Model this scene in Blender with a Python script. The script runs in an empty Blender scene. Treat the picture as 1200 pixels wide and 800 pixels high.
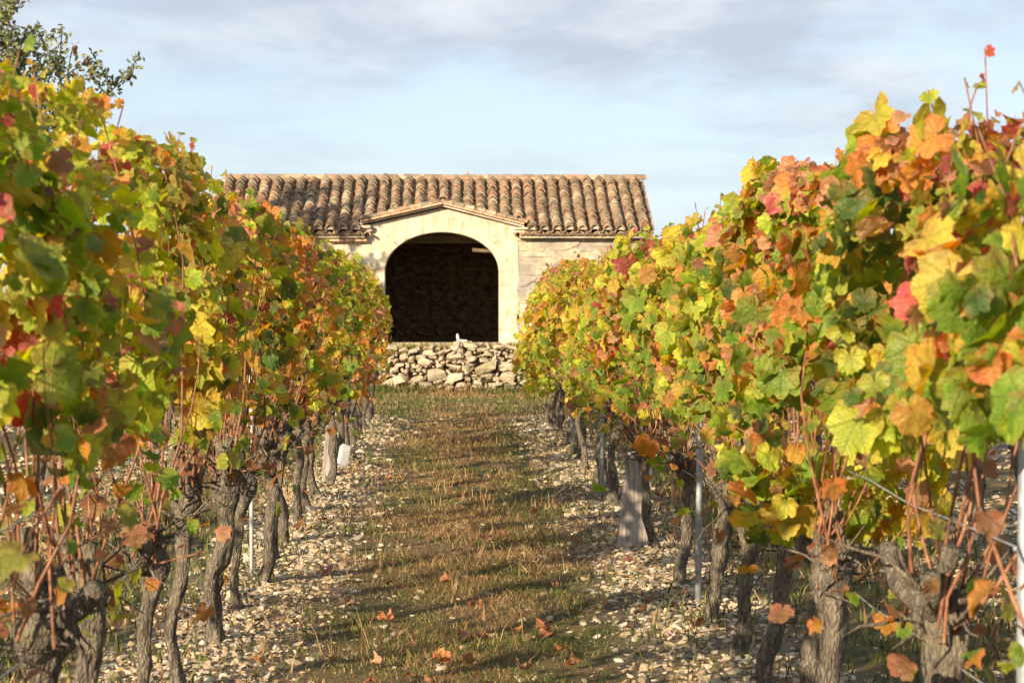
import bpy, bmesh, math, random
import numpy as np
from mathutils import Vector, Matrix, Euler, noise as mnoise

random.seed(7)
rng = np.random.default_rng(11)
SC = bpy.context.scene
COL = SC.collection
R = math.radians

# ------------------------------------------------------------------ camera, sky, sun, exposure
cam_d = bpy.data.cameras.new('camera'); cam = bpy.data.objects.new('camera', cam_d); COL.objects.link(cam)
SC.camera = cam
cam.location = (0, 0, 1.5)
cam.rotation_euler = (R(90 - 1.008), 0, R(-1.56))
cam_d.sensor_width = 36; cam_d.lens = 75
cam_d.clip_start = 0.05; cam_d.clip_end = 9000
cam_d.dof.use_dof = True; cam_d.dof.focus_distance = 13.0; cam_d.dof.aperture_fstop = 9.0

SUN_EL = 17.5
SUN_AZ = 215.0           # clockwise from +Y
world = bpy.data.worlds.new('World'); SC.world = world; world.use_nodes = True
wn = world.node_tree.nodes; wl = world.node_tree.links
bg = wn['Background']; bg.inputs[1].default_value = 0.092
sky = wn.new('ShaderNodeTexSky'); sky.sky_type = 'NISHITA'; sky.sun_disc = False
sky.sun_elevation = R(SUN_EL); sky.sun_rotation = R(SUN_AZ)
sky.air_density = 1.0; sky.dust_density = 0.6; sky.ozone_density = 1.5
geo = wn.new('ShaderNodeTexCoord')
sep = wn.new('ShaderNodeSeparateXYZ'); wl.new(geo.outputs['Generated'], sep.inputs[0])
def wmath(op, a, b=None, clamp=False):
    n = wn.new('ShaderNodeMath'); n.operation = op; n.use_clamp = clamp
    for k, v in enumerate((a, b)):
        if v is None: continue
        if isinstance(v, (int, float)): n.inputs[k].default_value = v
        else: wl.new(v, n.inputs[k])
    return n.outputs[0]
zz = wmath('ADD', wmath('ABSOLUTE', sep.outputs['Z']), 0.10)
cx = wmath('DIVIDE', sep.outputs['X'], zz); cy = wmath('DIVIDE', sep.outputs['Y'], zz)
cmb = wn.new('ShaderNodeCombineXYZ'); wl.new(cx, cmb.inputs[0]); wl.new(cy, cmb.inputs[1])
def wnoise(scale, det, rough, vec, off=(0, 0, 0), sc=(1, 1, 1), dist=0.0):
    mp = wn.new('ShaderNodeMapping'); mp.inputs['Location'].default_value = off; mp.inputs['Scale'].default_value = sc
    wl.new(vec, mp.inputs[0])
    n = wn.new('ShaderNodeTexNoise'); n.inputs['Scale'].default_value = scale; n.inputs['Detail'].default_value = det
    n.inputs['Roughness'].default_value = rough; n.inputs['Distortion'].default_value = dist
    wl.new(mp.outputs[0], n.inputs['Vector']); return n.outputs['Fac']
def wramp(fac, p0, p1):
    r = wn.new('ShaderNodeMapRange'); r.interpolation_type = 'SMOOTHSTEP'
    r.inputs[1].default_value = p0; r.inputs[2].default_value = p1
    wl.new(fac, r.inputs[0]); return r.outputs[0]
n1 = wnoise(0.95, 5, 0.5, cmb.outputs[0], (3.1, 1.7, 0), (1.0, 0.75, 1), 0.5)
n2 = wnoise(4.5, 6, 0.6, cmb.outputs[0], (0.4, 5.0, 0), (1.0, 0.6, 1), 0.3)
cl = wramp(wmath('ADD', n1, wmath('MULTIPLY', wmath('SUBTRACT', n2, 0.5), 0.22)), 0.40, 0.60)
hi = wramp(wmath('ADD', sep.outputs['Z'], wmath('MULTIPLY', sep.outputs['X'], 0.10)), 0.075, 0.125)                  # the cloud sheet thins out at the skyline
cl = wmath('MULTIPLY', cl, wmath('ADD', wmath('MULTIPLY', hi, 0.62), 0.30))
n3 = wnoise(2.2, 5, 0.55, cmb.outputs[0], (8, 2, 0), (1.0, 0.6, 1), 0.2)
ccol = wn.new('ShaderNodeMix'); ccol.data_type = 'RGBA'
wl.new(wramp(n3, 0.40, 0.68), ccol.inputs['Factor'])
ccol.inputs['A'].default_value = (3.15, 3.5, 4.15, 1); ccol.inputs['B'].default_value = (4.9, 5.05, 5.4, 1)
skyt = wn.new('ShaderNodeMix'); skyt.data_type = 'RGBA'; wl.new(wmath('SUBTRACT', 0.72, wmath('MULTIPLY', wramp(sep.outputs['Z'], 0.10, 0.7), 0.40)), skyt.inputs['Factor'])
wl.new(sky.outputs[0], skyt.inputs['A']); skyt.inputs['B'].default_value = (3.8, 4.6, 5.5, 1)
cmix = wn.new('ShaderNodeMix'); cmix.data_type = 'RGBA'
wl.new(cl, cmix.inputs['Factor']); wl.new(skyt.outputs['Result'], cmix.inputs['A']); wl.new(ccol.outputs['Result'], cmix.inputs['B'])
wl.new(cmix.outputs['Result'], bg.inputs[0])

sun_d = bpy.data.lights.new('sun', 'SUN'); sun = bpy.data.objects.new('sun', sun_d); COL.objects.link(sun)
sun_d.energy = 5.0; sun_d.angle = R(0.5); sun_d.color = (1.0, 0.83, 0.60)
sdir = Vector((math.sin(R(SUN_AZ)) * math.cos(R(SUN_EL)), math.cos(R(SUN_AZ)) * math.cos(R(SUN_EL)), math.sin(R(SUN_EL))))
sun.rotation_euler = sdir.to_track_quat('Z', 'Y').to_euler()
sun.location = (-20, -30, 18)
SC.view_settings.view_transform = 'Standard'; SC.view_settings.look = 'None'
SC.view_settings.exposure = 0.98; SC.view_settings.gamma = 1.0
try: SC.view_settings.use_curve_mapping = False
except Exception: pass
SC.cycles.max_bounces = 6; SC.cycles.transmission_bounces = 4; SC.cycles.diffuse_bounces = 3
SC.cycles.use_denoising = True

# ------------------------------------------------------------------ small helpers
def tag(o, label=None, cat=None, group=None, kind=None):
    if label: o['label'] = label
    if cat: o['category'] = cat
    if group: o['group'] = group
    if kind: o['kind'] = kind
    return o
def empty(name, loc=(0, 0, 0), rz=0.0):
    o = bpy.data.objects.new(name, None); COL.objects.link(o)
    o.location = loc; o.rotation_euler = (0, 0, rz); o.empty_display_size = 0.1
    return o
def link(name, me, parent=None, loc=None, rot=None, scale=None):
    o = bpy.data.objects.new(name, me); COL.objects.link(o)
    if parent is not None: o.parent = parent
    if loc is not None: o.location = loc
    if rot is not None: o.rotation_euler = rot
    if scale is not None: o.scale = scale
    return o
def mesh(name, V, F, mat=None, smooth=False, attrs=None):
    """V (n,3); F (m,k) array of one face size, or a list of index tuples"""
    me = bpy.data.meshes.new(name)
    V = np.asarray(V, dtype=np.float32)
    if isinstance(F, np.ndarray):
        k = F.shape[1]; m = F.shape[0]
        me.vertices.add(len(V)); me.vertices.foreach_set('co', V.ravel())
        me.loops.add(m * k); me.loops.foreach_set('vertex_index', F.astype(np.int32).ravel())
        me.polygons.add(m); me.polygons.foreach_set('loop_start', np.arange(0, m * k, k, dtype=np.int32))
        me.update(calc_edges=True)
    else:
        me.from_pydata([tuple(map(float, v)) for v in V], [], [tuple(map(int, f)) for f in F]); me.update()
    if smooth: me.polygons.foreach_set('use_smooth', np.ones(len(me.polygons), dtype=bool))
    else: me.polygons.foreach_set('use_smooth', np.zeros(len(me.polygons), dtype=bool))
    for nm, arr in (attrs or {}).items():
        arr = np.asarray(arr, dtype=np.float32)
        if arr.shape[1] == 4:
            a = me.attributes.new(nm, 'FLOAT_COLOR', 'POINT'); a.data.foreach_set('color', arr.ravel())
        else:
            a = me.attributes.new(nm, 'FLOAT_VECTOR', 'POINT'); a.data.foreach_set('vector', arr.ravel())
    if mat is not None: me.materials.append(mat)
    return me
class MB:
    def __init__(s): s.V = []; s.F = []; s.C = []
    def add(s, V, F, c=None):
        o = len(s.V); s.V += [tuple(v) for v in V]; s.F += [tuple(i + o for i in f) for f in F]
        s.C += [tuple(c) if c is not None else (1, 1, 1, 1)] * len(V)
    def box(s, x0, x1, y0, y1, z0, z1):
        s.add([(x0,y0,z0),(x1,y0,z0),(x1,y1,z0),(x0,y1,z0),(x0,y0,z1),(x1,y0,z1),(x1,y1,z1),(x0,y1,z1)],
              [(0,3,2,1),(4,5,6,7),(0,1,5,4),(1,2,6,5),(2,3,7,6),(3,0,4,7)])
    def tube(s, pts, rad, n=6, cap=True, c=None):
        V, F = tube(pts, rad, n, cap); s.add(V, F, c)
    def mesh(s, name, mat, smooth=False):
        return mesh(name, np.array(s.V), s.F, mat, smooth)
def tube(pts, rad, n=6, cap=True, tw=0.0):
    pts = [Vector(p) for p in pts]; V = []; F = []
    up = Vector((1, 0.13, 0.07)).normalized()
    for i, p in enumerate(pts):
        t = (pts[min(i + 1, len(pts) - 1)] - pts[max(i - 1, 0)]).normalized()
        a = t.cross(up)
        if a.length < 1e-3: a = t.cross(Vector((0, 1, 0)))
        a.normalize(); b = t.cross(a).normalized()
        r = rad[i] if hasattr(rad, '__len__') else rad
        for k in range(n):
            an = 2 * math.pi * k / n + tw * i
            V.append(p + (a * math.cos(an) + b * math.sin(an)) * r)
    for i in range(len(pts) - 1):
        for k in range(n):
            k2 = (k + 1) % n
            F.append((i * n + k, i * n + k2, (i + 1) * n + k2, (i + 1) * n + k))
    if cap:
        F.append(tuple(range(n - 1, -1, -1))); F.append(tuple(range((len(pts) - 1) * n, len(pts) * n)))
    return V, F
# smooth pseudo noise in numpy (sum of rotated sines), about -1..1
_NW = [(rng.normal(size=3), rng.uniform(0, 6.28)) for _ in range(14)]
def snoise(P, f):
    P = np.atleast_2d(P); s = np.zeros(len(P))
    for w, ph in _NW: s += np.sin((P @ w) * f + ph)
    return s / 4.2
def rotmats(ax, ay, az):
    """columns are the local axes"""
    return np.stack([ax, ay, az], axis=2)
def norm(a): return a / (np.linalg.norm(a, axis=-1, keepdims=True) + 1e-9)

# ------------------------------------------------------------------ materials
class NT:
    def __init__(s, name):
        s.m = bpy.data.materials.new(name); s.m.use_nodes = True
        s.n = s.m.node_tree.nodes; s.l = s.m.node_tree.links
        s.b = s.n['Principled BSDF']; s.out = s.n['Material Output']
        s.b.inputs['Roughness'].default_value = 0.85
        s.b.inputs['Specular IOR Level'].default_value = 0.25
    def new(s, t): return s.n.new(t)
    def set(s, sock, v):
        if isinstance(v, (int, float)): sock.default_value = v
        elif isinstance(v, tuple): sock.default_value = v if len(v) != 3 or sock.type != 'RGBA' else (*v, 1)
        else: s.l.new(v, sock)
    def coord(s, w='Object'): return s.new('ShaderNodeTexCoord').outputs[w]
    def pos(s): return s.new('ShaderNodeNewGeometry').outputs['Position']
    def mapping(s, v, sc=(1, 1, 1), loc=(0, 0, 0)):
        n = s.new('ShaderNodeMapping'); s.l.new(v, n.inputs[0]); n.inputs['Scale'].default_value = sc; n.inputs['Location'].default_value = loc
        return n.outputs[0]
    def noise(s, v, sc, det=4, rough=0.55, dist=0.0, out='Fac'):
        n = s.new('ShaderNodeTexNoise'); s.l.new(v, n.inputs['Vector']); n.inputs['Scale'].default_value = sc
        n.inputs['Detail'].default_value = det; n.inputs['Roughness'].default_value = rough; n.inputs['Distortion'].default_value = dist
        return n.outputs[out]
    def voro(s, v, sc, feat='F1', out='Distance'):
        n = s.new('ShaderNodeTexVoronoi'); s.l.new(v, n.inputs['Vector']); n.inputs['Scale'].default_value = sc; n.feature = feat
        return n.outputs[out]
    def math(s, op, a, b=0.0, clamp=False):
        n = s.new('ShaderNodeMath'); n.operation = op; n.use_clamp = clamp; s.set(n.inputs[0], a); s.set(n.inputs[1], b); return n.outputs[0]
    def ramp(s, f, a, b, lo=0.0, hi=1.0):
        n = s.new('ShaderNodeMapRange'); n.interpolation_type = 'SMOOTHSTEP'; s.l.new(f, n.inputs[0])
        n.inputs[1].default_value = a; n.inputs[2].default_value = b; n.inputs[3].default_value = lo; n.inputs[4].default_value = hi
        return n.outputs[0]
    def mix(s, f, a, b, mode='MIX'):
        n = s.new('ShaderNodeMix'); n.data_type = 'RGBA'; n.blend_type = mode
        s.set(n.inputs['Factor'], f); s.set(n.inputs['A'], a); s.set(n.inputs['B'], b); return n.outputs['Result']
    def cramp(s, f, stops):
        n = s.new('ShaderNodeValToRGB'); s.l.new(f, n.inputs[0]); e = n.color_ramp.elements
        while len(e) < len(stops): e.new(0.5)
        for i, (p, c) in enumerate(stops): e[i].position = p; e[i].color = (*c, 1)
        return n.outputs[0]
    def bump(s, h, strength=0.5, dist=0.01):
        n = s.new('ShaderNodeBump'); n.inputs['Strength'].default_value = strength; n.inputs['Distance'].default_value = dist
        s.l.new(h, n.inputs['Height']); s.l.new(n.outputs[0], s.b.inputs['Normal'])
    def color(s, c): s.set(s.b.inputs['Base Color'], c)
    def rnd(s): return s.new('ShaderNodeObjectInfo').outputs['Random']
    def attr(s, nm, out='Color'):
        n = s.new('ShaderNodeAttribute'); n.attribute_name = nm; return n.outputs[out]

def mat_leaf(name, from_obj, veins=True, trans=0.50, rim=True):
    t = NT(name)
    if from_obj:
        oi = t.new('ShaderNodeObjectInfo'); base = oi.outputs['Color']
    else: base = t.attr('col')
    lp = t.attr('lp', 'Vector')                    # leaf plane: x, y from the petiole, z = random of the leaf
    sx = t.new('ShaderNodeSeparateXYZ'); t.l.new(lp, sx.inputs[0])
    x, y, rz = sx.outputs[0], sx.outputs[1], sx.outputs[2]
    col = base
    if rim:
        r2 = t.math('SQRT', t.math('ADD', t.math('POWER', x, 2.0), t.math('POWER', t.math('SUBTRACT', y, 0.42), 2.0)))
        nz = t.noise(t.pos(), 42, 3)
        e = t.math('MULTIPLY', t.ramp(t.math('ADD', r2, t.math('MULTIPLY', t.math('SUBTRACT', nz, 0.5), 0.8)), 0.25, 0.62), 1.0)
        hs = t.new('ShaderNodeHueSaturation'); t.l.new(base, hs.inputs['Color'])
        t.l.new(t.math('SUBTRACT', 0.5, t.math('MULTIPLY', e, t.math('MULTIPLY', nz, 0.045))), hs.inputs['Hue'])
        t.l.new(t.math('ADD', 0.9, t.math('MULTIPLY', e, 0.3)), hs.inputs['Value'])
        col = hs.outputs[0]
        pt = t.noise(t.pos(), 16, 3, .6)
        yel = t.mix(0.5, col, (0.46, 0.36, 0.07))
        col = t.mix(t.math('MULTIPLY', t.ramp(pt, .50, .64), t.math('ADD', .25, t.math('MULTIPLY', e, .6)), True), col, yel)
        bk = t.ramp(t.math('ADD', r2, t.math('MULTIPLY', t.math('SUBTRACT', t.noise(t.pos(), 30, 4, .7), 0.5), 1.1)), 0.56, 0.80)
        col = t.mix(t.math('MULTIPLY', bk, 0.4), col, t.mix(t.ramp(pt, .4, .6), (0.46, 0.19, 0.07), (0.28, 0.13, 0.055)))
        sp = t.ramp(t.noise(t.pos(), 95, 3), 0.58, 0.68)
        col = t.mix(t.math('MULTIPLY', sp, 0.22), col, (0.30, 0.14, 0.06))
        col = t.mix(t.math('MULTIPLY', t.ramp(t.noise(t.pos(), 26, 5, .7),   .3, .7), 0.4), col, t.mix(1.0, col, (0.72, 0.76, 0.62), 'MULTIPLY'))
    if veins:
        th = t.math('ARCTAN2', x, y); a = t.math('PINGPONG', th, 0.39)   # distance (rad) from the nearest main vein, 45 deg apart
        rr = t.math('SQRT', t.math('ADD', t.math('POWER', x, 2.0), t.math('POWER', y, 2.0)))
        vm = t.ramp(t.math('MULTIPLY', a, rr), 0.006, 0.022, 1.0, 0.0)
        sv = t.ramp(t.math('PINGPONG', t.math('ADD', rr, t.math('MULTIPLY', a, -0.9)), 0.065), 0.0, 0.012, 0.5, 0.0)
        vm = t.math('MAXIMUM', vm, sv)
        col = t.mix(t.math('MULTIPLY', vm, 0.38), col, t.mix(0.5, base, (0.55, 0.50, 0.16)))
        h = t.math('ADD', t.math('MULTIPLY', vm, -0.7), t.math('MULTIPLY', t.noise(t.pos(), 38, 3), 1.6))
        t.bump(h, 0.9, 0.010)
    pet = t.math('GREATER_THAN', rz, 1.5)
    col = t.mix(pet, col, (0.42, 0.14, 0.08))
    t.color(col); t.b.inputs['Roughness'].default_value = 0.42; t.b.inputs['Specular IOR Level'].default_value = 0.42
    tr = t.new('ShaderNodeBsdfTranslucent')
    hs2 = t.new('ShaderNodeHueSaturation'); t.l.new(col, hs2.inputs['Color']); hs2.inputs['Saturation'].default_value = 1.15; hs2.inputs['Value'].default_value = 1.3
    t.l.new(hs2.outputs[0], tr.inputs[0])
    mx = t.new('ShaderNodeMixShader'); mx.inputs[0].default_value = trans
    t.l.new(t.b.outputs[0], mx.inputs[1]); t.l.new(tr.outputs[0], mx.inputs[2]); t.l.new(mx.outputs[0], t.out.inputs[0])
    return t.m
M = {}
M['leaf_obj'] = mat_leaf('leaf_object', True)
M['leaf_mass'] = mat_leaf('leaf_mass', False)
M['tree_leaf'] = mat_leaf('tree_leaf', False, veins=False, trans=0.25, rim=False)
M['dry_leaf'] = mat_leaf('dry_leaf', True, trans=0.2)

t = NT('bark'); p = t.coord(); q = t.mapping(p, (1, 1, 0.34))
n = t.noise(q, 60, 6, 0.65, 0.6); v = t.voro(q, 75, 'DISTANCE_TO_EDGE')
c = t.cramp(n, [(0.28, (0.04, 0.030, 0.022)), (0.5, (0.155, 0.126, 0.096)), (0.76, (0.37, 0.315, 0.235))])
c = t.mix(t.ramp(v, 0.0, 0.2, 0.45, 0.0), c, (0.035, 0.026, 0.020))
c = t.mix(t.ramp(t.noise(p, 7, 4, .6), 0.48, 0.66, 0, 0.55), c, (0.25, 0.21, 0.13))
t.color(c); t.b.inputs['Roughness'].default_value = 0.95
t.bump(t.math('ADD', n, t.math('MULTIPLY', t.ramp(v, 0, 0.3), 0.4)), 1.0, 0.012); M['bark'] = t.m
t = NT('cane'); p = t.coord(); n = t.noise(t.mapping(p, (1, 1, 0.3)), 60, 3)
t.color(t.cramp(n, [(0.3, (0.09, 0.04, 0.024)), (0.52, (0.24, 0.10, 0.05)), (0.78, (0.40, 0.21, 0.11))])); t.b.inputs['Roughness'].default_value = 0.55
t.bump(n, 0.4, 0.003); M['cane'] = t.m

t = NT('stone'); p = t.pos(); rn = t.rnd()
off = t.new('ShaderNodeVectorMath'); off.operation = 'ADD'; t.l.new(t.coord(), off.inputs[0]); t.l.new(rn, off.inputs[1]); po = off.outputs[0]
n = t.noise(p, 14, 8, 0.7); n2 = t.noise(p, 3.0, 4, 0.6); n4 = t.noise(p, 55, 5, 0.7)
c = t.cramp(n, [(0.30, (0.20, 0.145, 0.085)), (0.5, (0.46, 0.37, 0.25)), (0.75, (0.66, 0.58, 0.45))])
c = t.mix(t.math('MULTIPLY', rn, 0.45), c, t.mix(t.ramp(n2, .4, .6), (0.50, 0.38, 0.22), (0.46, 0.44, 0.41)))
c = t.mix(t.ramp(n4, 0.58, 0.70, 0, 0.65), c, (0.20, 0.16, 0.10))
c = t.mix(t.ramp(n2, 0.50, 0.64, 0, 0.6), c, (0.24, 0.21, 0.09))
t.color(c); t.bump(t.math('ADD', n, t.math('MULTIPLY', n4, 0.35)), 0.8, 0.02); M['stone'] = t.m

t = NT('barn_stone'); p = t.pos(); rn = t.rnd()
n = t.noise(p, 12, 7, 0.68); n2 = t.noise(t.mapping(p, (1.0, 1, 1.4)), 1.9, 5, 0.6); n4 = t.noise(p, 70, 4, 0.7)
c = t.cramp(n, [(0.3, (0.30, 0.235, 0.155)), (0.52, (0.48, 0.40, 0.29)), (0.75, (0.62, 0.55, 0.43))])
c = t.mix(t.math('MULTIPLY', rn, 0.4), c, (0.44, 0.33, 0.20))
c = t.mix(t.ramp(n2, 0.42, 0.56, 0, 0.7), c, (0.23, 0.215, 0.20))      # grey lichen stains
c = t.mix(t.ramp(n4, 0.6, 0.7, 0, 0.5), c, (0.25, 0.18, 0.10))
t.color(c); t.bump(t.math('ADD', n, t.math('MULTIPLY', n4, 0.3)), 0.7, 0.015); M['barn_stone'] = t.m

t = NT('plaster'); p = t.pos(); rn = t.rnd()
n = t.noise(p, 5, 6, 0.65); n4 = t.noise(p, 60, 5, 0.7); n5 = t.noise(t.mapping(p, (3, 1, 0.6)), 3.5, 4, 0.6)
c = t.cramp(n, [(0.3, (0.36, 0.285, 0.20)), (0.5, (0.55, 0.475, 0.36)), (0.75, (0.66, 0.60, 0.50))])
c = t.mix(t.ramp(n5, 0.48, 0.64, 0, 0.65), c, (0.42, 0.32, 0.21))
c = t.mix(t.ramp(n4, 0.60, 0.72, 0, 0.4), c, (0.42, 0.30, 0.17))
c = t.mix(t.math('MULTIPLY', rn, 0.18), c, (0.55, 0.42, 0.25))
t.color(c); t.bump(t.math('ADD', n4, t.math('MULTIPLY', n, 1.0)), 0.45, 0.012); M['plaster'] = t.m

t = NT('inner_shade_stone'); p = t.pos(); n = t.noise(p, 9, 6, 0.7); t.color(t.cramp(n, [(0.3, (0.06, 0.04, 0.024)), (0.7, (0.38, 0.24, 0.13))])); t.bump(n, 0.7, 0.02); M['inner_shade'] = t.m  # stone darkened in its colour to carry the shade inside the barn
t = NT('mortar'); p = t.pos(); n = t.noise(p, 25, 5, 0.7)
t.color(t.cramp(n, [(0.3, (0.17, 0.125, 0.08)), (0.7, (0.40, 0.32, 0.22))])); t.bump(n, 0.7, 0.02); M['mortar'] = t.m
t = NT('wall_core_earth'); p = t.pos(); n = t.noise(p, 22, 5, 0.7)
t.color(t.cramp(n, [(0.3, (0.12, 0.09, 0.055)), (0.7, (0.34, 0.27, 0.17))])); t.bump(n, 0.8, 0.03); M['core'] = t.m

def tile_mat(name):
    t = NT(name); p = t.pos(); rn = t.rnd()
    n = t.noise(p, 7, 5, 0.7); n4 = t.noise(p, 60, 5, 0.75); nl = t.noise(p, 2.2, 4, 0.6)
    sc_ = t.new('ShaderNodeVectorMath'); sc_.operation = 'SCALE'; t.l.new(t.mapping(p, (4.9, 2.9, 0.0)), sc_.inputs[0]); sc_.inputs['Scale'].default_value = 1.0
    wh = t.new('ShaderNodeTexWhiteNoise'); fl = t.new('ShaderNodeVectorMath'); fl.operation = 'FLOOR'; t.l.new(sc_.outputs[0], fl.inputs[0]); t.l.new(fl.outputs[0], wh.inputs[0])
    pick = t.math('FRACT', t.math('ADD', rn, wh.outputs[0]))
    c = t.cramp(pick, [(0.0, (0.14, 0.085, 0.05)), (0.25, (0.27, 0.165, 0.10)), (0.5, (0.24, 0.185, 0.125)), (0.72, (0.40, 0.21, 0.12)), (1.0, (0.44, 0.37, 0.24))])
    c = t.mix(t.ramp(n4, 0.52, 0.66, 0, 0.8), c, t.mix(t.ramp(nl, .45, .6), (0.56, 0.50, 0.36), (0.50, 0.44, 0.20)))            # pale lichen
    c = t.mix(t.ramp(n, 0.52, 0.66, 0, 0.65), c, (0.21, 0.19, 0.09))             # moss tint
    c = t.mix(t.ramp(t.noise(p, 30, 4, .7), 0.58, 0.70, 0, 0.7), c, (0.075, 0.06, 0.05))
    c = t.mix(t.ramp(nl, 0.52, 0.66, 0, 0.4), c, (0.13, 0.11, 0.10))
    t.color(c); t.b.inputs['Roughness'].default_value = 0.9; t.bump(n4, 0.6, 0.008); return t.m
M['tile'] = tile_mat('roof_tile')
t = NT('rake_tile'); p = t.pos(); rn = t.rnd(); n = t.noise(p, 30, 5, 0.7)
t.color(t.mix(t.ramp(n, 0.4, 0.65), t.mix(rn, (0.44, 0.20, 0.115), (0.55, 0.32, 0.20)), (0.55, 0.43, 0.29))); t.bump(n, 0.5, 0.01); M['rake'] = t.m

t = NT('old_wood'); p = t.coord(); n = t.noise(t.mapping(p, (9, 9, 0.7)), 6, 6, 0.65)
t.color(t.cramp(n, [(0.3, (0.14, 0.12, 0.10)), (0.52, (0.34, 0.29, 0.255)), (0.75, (0.52, 0.46, 0.41))])); t.bump(n, 0.8, 0.008); M['wood'] = t.m
t = NT('beam_wood'); p = t.coord(); n = t.noise(t.mapping(p, (0.7, 9, 9)), 6, 6, 0.65)
t.color(t.cramp(n, [(0.3, (0.05, 0.035, 0.02)), (0.7, (0.24, 0.17, 0.10))])); t.bump(n, 0.8, 0.01); M['beam'] = t.m
t = NT('galvanised_steel'); p = t.coord(); n = t.noise(p, 30, 4); t.color(t.mix(t.ramp(n, .4, .65), (0.34, 0.37, 0.40), (0.52, 0.54, 0.56)))
t.b.inputs['Metallic'].default_value = 0.55; t.b.inputs['Roughness'].default_value = 0.5; M['steel'] = t.m
t = NT('white_post_paint'); p = t.coord(); n = t.noise(p, 18, 5, .7); t.color(t.mix(t.ramp(n, .55, .72), (0.48, 0.49, 0.49), (0.28, 0.26, 0.23))); t.b.inputs['Roughness'].default_value = 0.5; M['white'] = t.m
t = NT('gravel_stone'); c = t.attr('col'); n = t.noise(t.pos(), 45, 4, .7)
t.color(t.mix(t.ramp(n, .5, .7, 0, .4), c, (0.24, 0.17, 0.10))); t.bump(n, 0.5, 0.006); M['gravel'] = t.m
t = NT('grass_blade'); t.color(t.attr('col')); t.b.inputs['Roughness'].default_value = 0.6
tr = t.new('ShaderNodeBsdfTranslucent'); t.l.new(t.attr('col'), tr.inputs[0]); mx = t.new('ShaderNodeMixShader'); mx.inputs[0].default_value = 0.3
t.l.new(t.b.outputs[0], mx.inputs[1]); t.l.new(tr.outputs[0], mx.inputs[2]); t.l.new(mx.outputs[0], t.out.inputs[0]); M['grass'] = t.m

# ------------------------------------------------------------------ layout
ROWS = [-5.45, -3.24, -1.03, 1.18, 3.39, 5.60]
LX, RX = -1.03, 1.18
ROW_END = 27.6

# ------------------------------------------------------------------ ground
t = NT('vineyard_soil'); p = t.pos()
s3 = t.new('ShaderNodeSeparateXYZ'); t.l.new(p, s3.inputs[0])
dx = t.math('MULTIPLY', t.math('PINGPONG', t.math('ADD', s3.outputs[0], 1.03 + 2.21 * 20), 1.105), 1.0)
wob = t.math('MULTIPLY', t.math('SUBTRACT', t.noise(p, 1.6, 4, .6), 0.5), 0.7)
g = t.ramp(t.math('ADD', dx, wob), 0.36, 0.55, 1.0, 0.0)
end = t.ramp(s3.outputs[1], 27.6, 29.0, 1.0, 0.0); g = t.math('MULTIPLY', g, end)
n = t.noise(p, 30, 6, .7); n2 = t.noise(p, 2.2, 5, .6); vo = t.voro(p, 26, 'F1', 'Distance')
soil = t.cramp(n, [(0.3, (0.075, 0.052, 0.034)), (0.55, (0.20, 0.15, 0.10)), (0.75, (0.42, 0.35, 0.26))])
turf = t.mix(t.ramp(n2, 0.42, 0.60), (0.095, 0.092, 0.032), (0.20, 0.13, 0.06))
turf = t.mix(t.ramp(n, 0.5, 0.72, 0, .7), turf, (0.05, 0.04, 0.02))
t.color(t.mix(g, turf, soil)); t.bump(t.math('ADD', n, t.math('MULTIPLY', vo, -.6)), 1.0, 0.03); M['ground'] = t.m
def gz(X, Y):
    """height of the ground: low berms under the rows, small bumps"""
    X = np.asarray(X, float); Y = np.asarray(Y, float)
    d = np.abs(((X + 1.03) / 2.21 + 0.5) % 1.0 - 0.5) * 2.21
    berm = 0.05 * np.exp(-(d / 0.38) ** 2) * np.clip((29 - Y) / 1.5, 0, 1) * np.clip((8 - np.abs(X)) / 1.5, 0, 1)
    P = np.stack([X.ravel(), Y.ravel(), 0 * X.ravel()], 1)
    nz = (0.012 * snoise(P, 1.7) + 0.008 * snoise(P, 5.0)).reshape(X.shape)
    fade = np.clip((40 - np.abs(X)) / 10, 0, 1) * np.clip((60 - Y) / 10, 0, 1) * np.clip((Y + 20) / 8, 0, 1)
    return berm + nz * fade
xs = np.concatenate([[-4000, -900, -200, -60, -25, -12], np.arange(-8, 8.01, 0.13), [12, 25, 60, 200, 900, 4000]])
ys = np.concatenate([[-400, -60, -15, -4, 0], np.arange(2, 36.6, 0.18), [38, 42, 50, 70, 150, 500, 1500, 5000, 8000]])
GX, GY = np.meshgrid(xs, ys); GZ = gz(GX, GY)
V = np.stack([GX.ravel(), GY.ravel(), GZ.ravel()], 1)
nx = len(xs); i, j = np.meshgrid(np.arange(nx - 1), np.arange(len(ys) - 1)); a = (j * nx + i).ravel()
F = np.stack([a, a + 1, a + nx + 1, a + nx], 1)
tag(link('ground', mesh('ground', V, F, M['ground'], True)), kind='structure')

# terrace of earth behind the dry stone wall
t = NT('terrace_turf'); p = t.pos(); n = t.noise(p, 9, 6, .7)
t.color(t.cramp(n, [(0.3, (0.06, 0.07, 0.02)), (0.5, (0.20, 0.17, 0.07)), (0.7, (0.33, 0.25, 0.13))])); t.bump(n, 1, .03); M['terrace'] = t.m
TZ = 0.76
me_b = MB()
for (x0, x1, xo0, xo1) in ((-7.5, 8.0, -9.5, 10.0),):
    me_b.add([(x0, 36.32, TZ), (x1, 36.32, TZ), (x1, 43, TZ), (x0, 43, TZ), (xo0, 36.30, -.1), (xo1, 36.30, -.1), (xo1, 45, -.1), (xo0, 45, -.1)],
             [(0, 1, 2, 3), (4, 5, 1, 0), (5, 6, 2, 1), (6, 7, 3, 2), (7, 4, 0, 3)])
tag(link('terrace', me_b.mesh('terrace', M['terrace'])), kind='structure')

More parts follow.
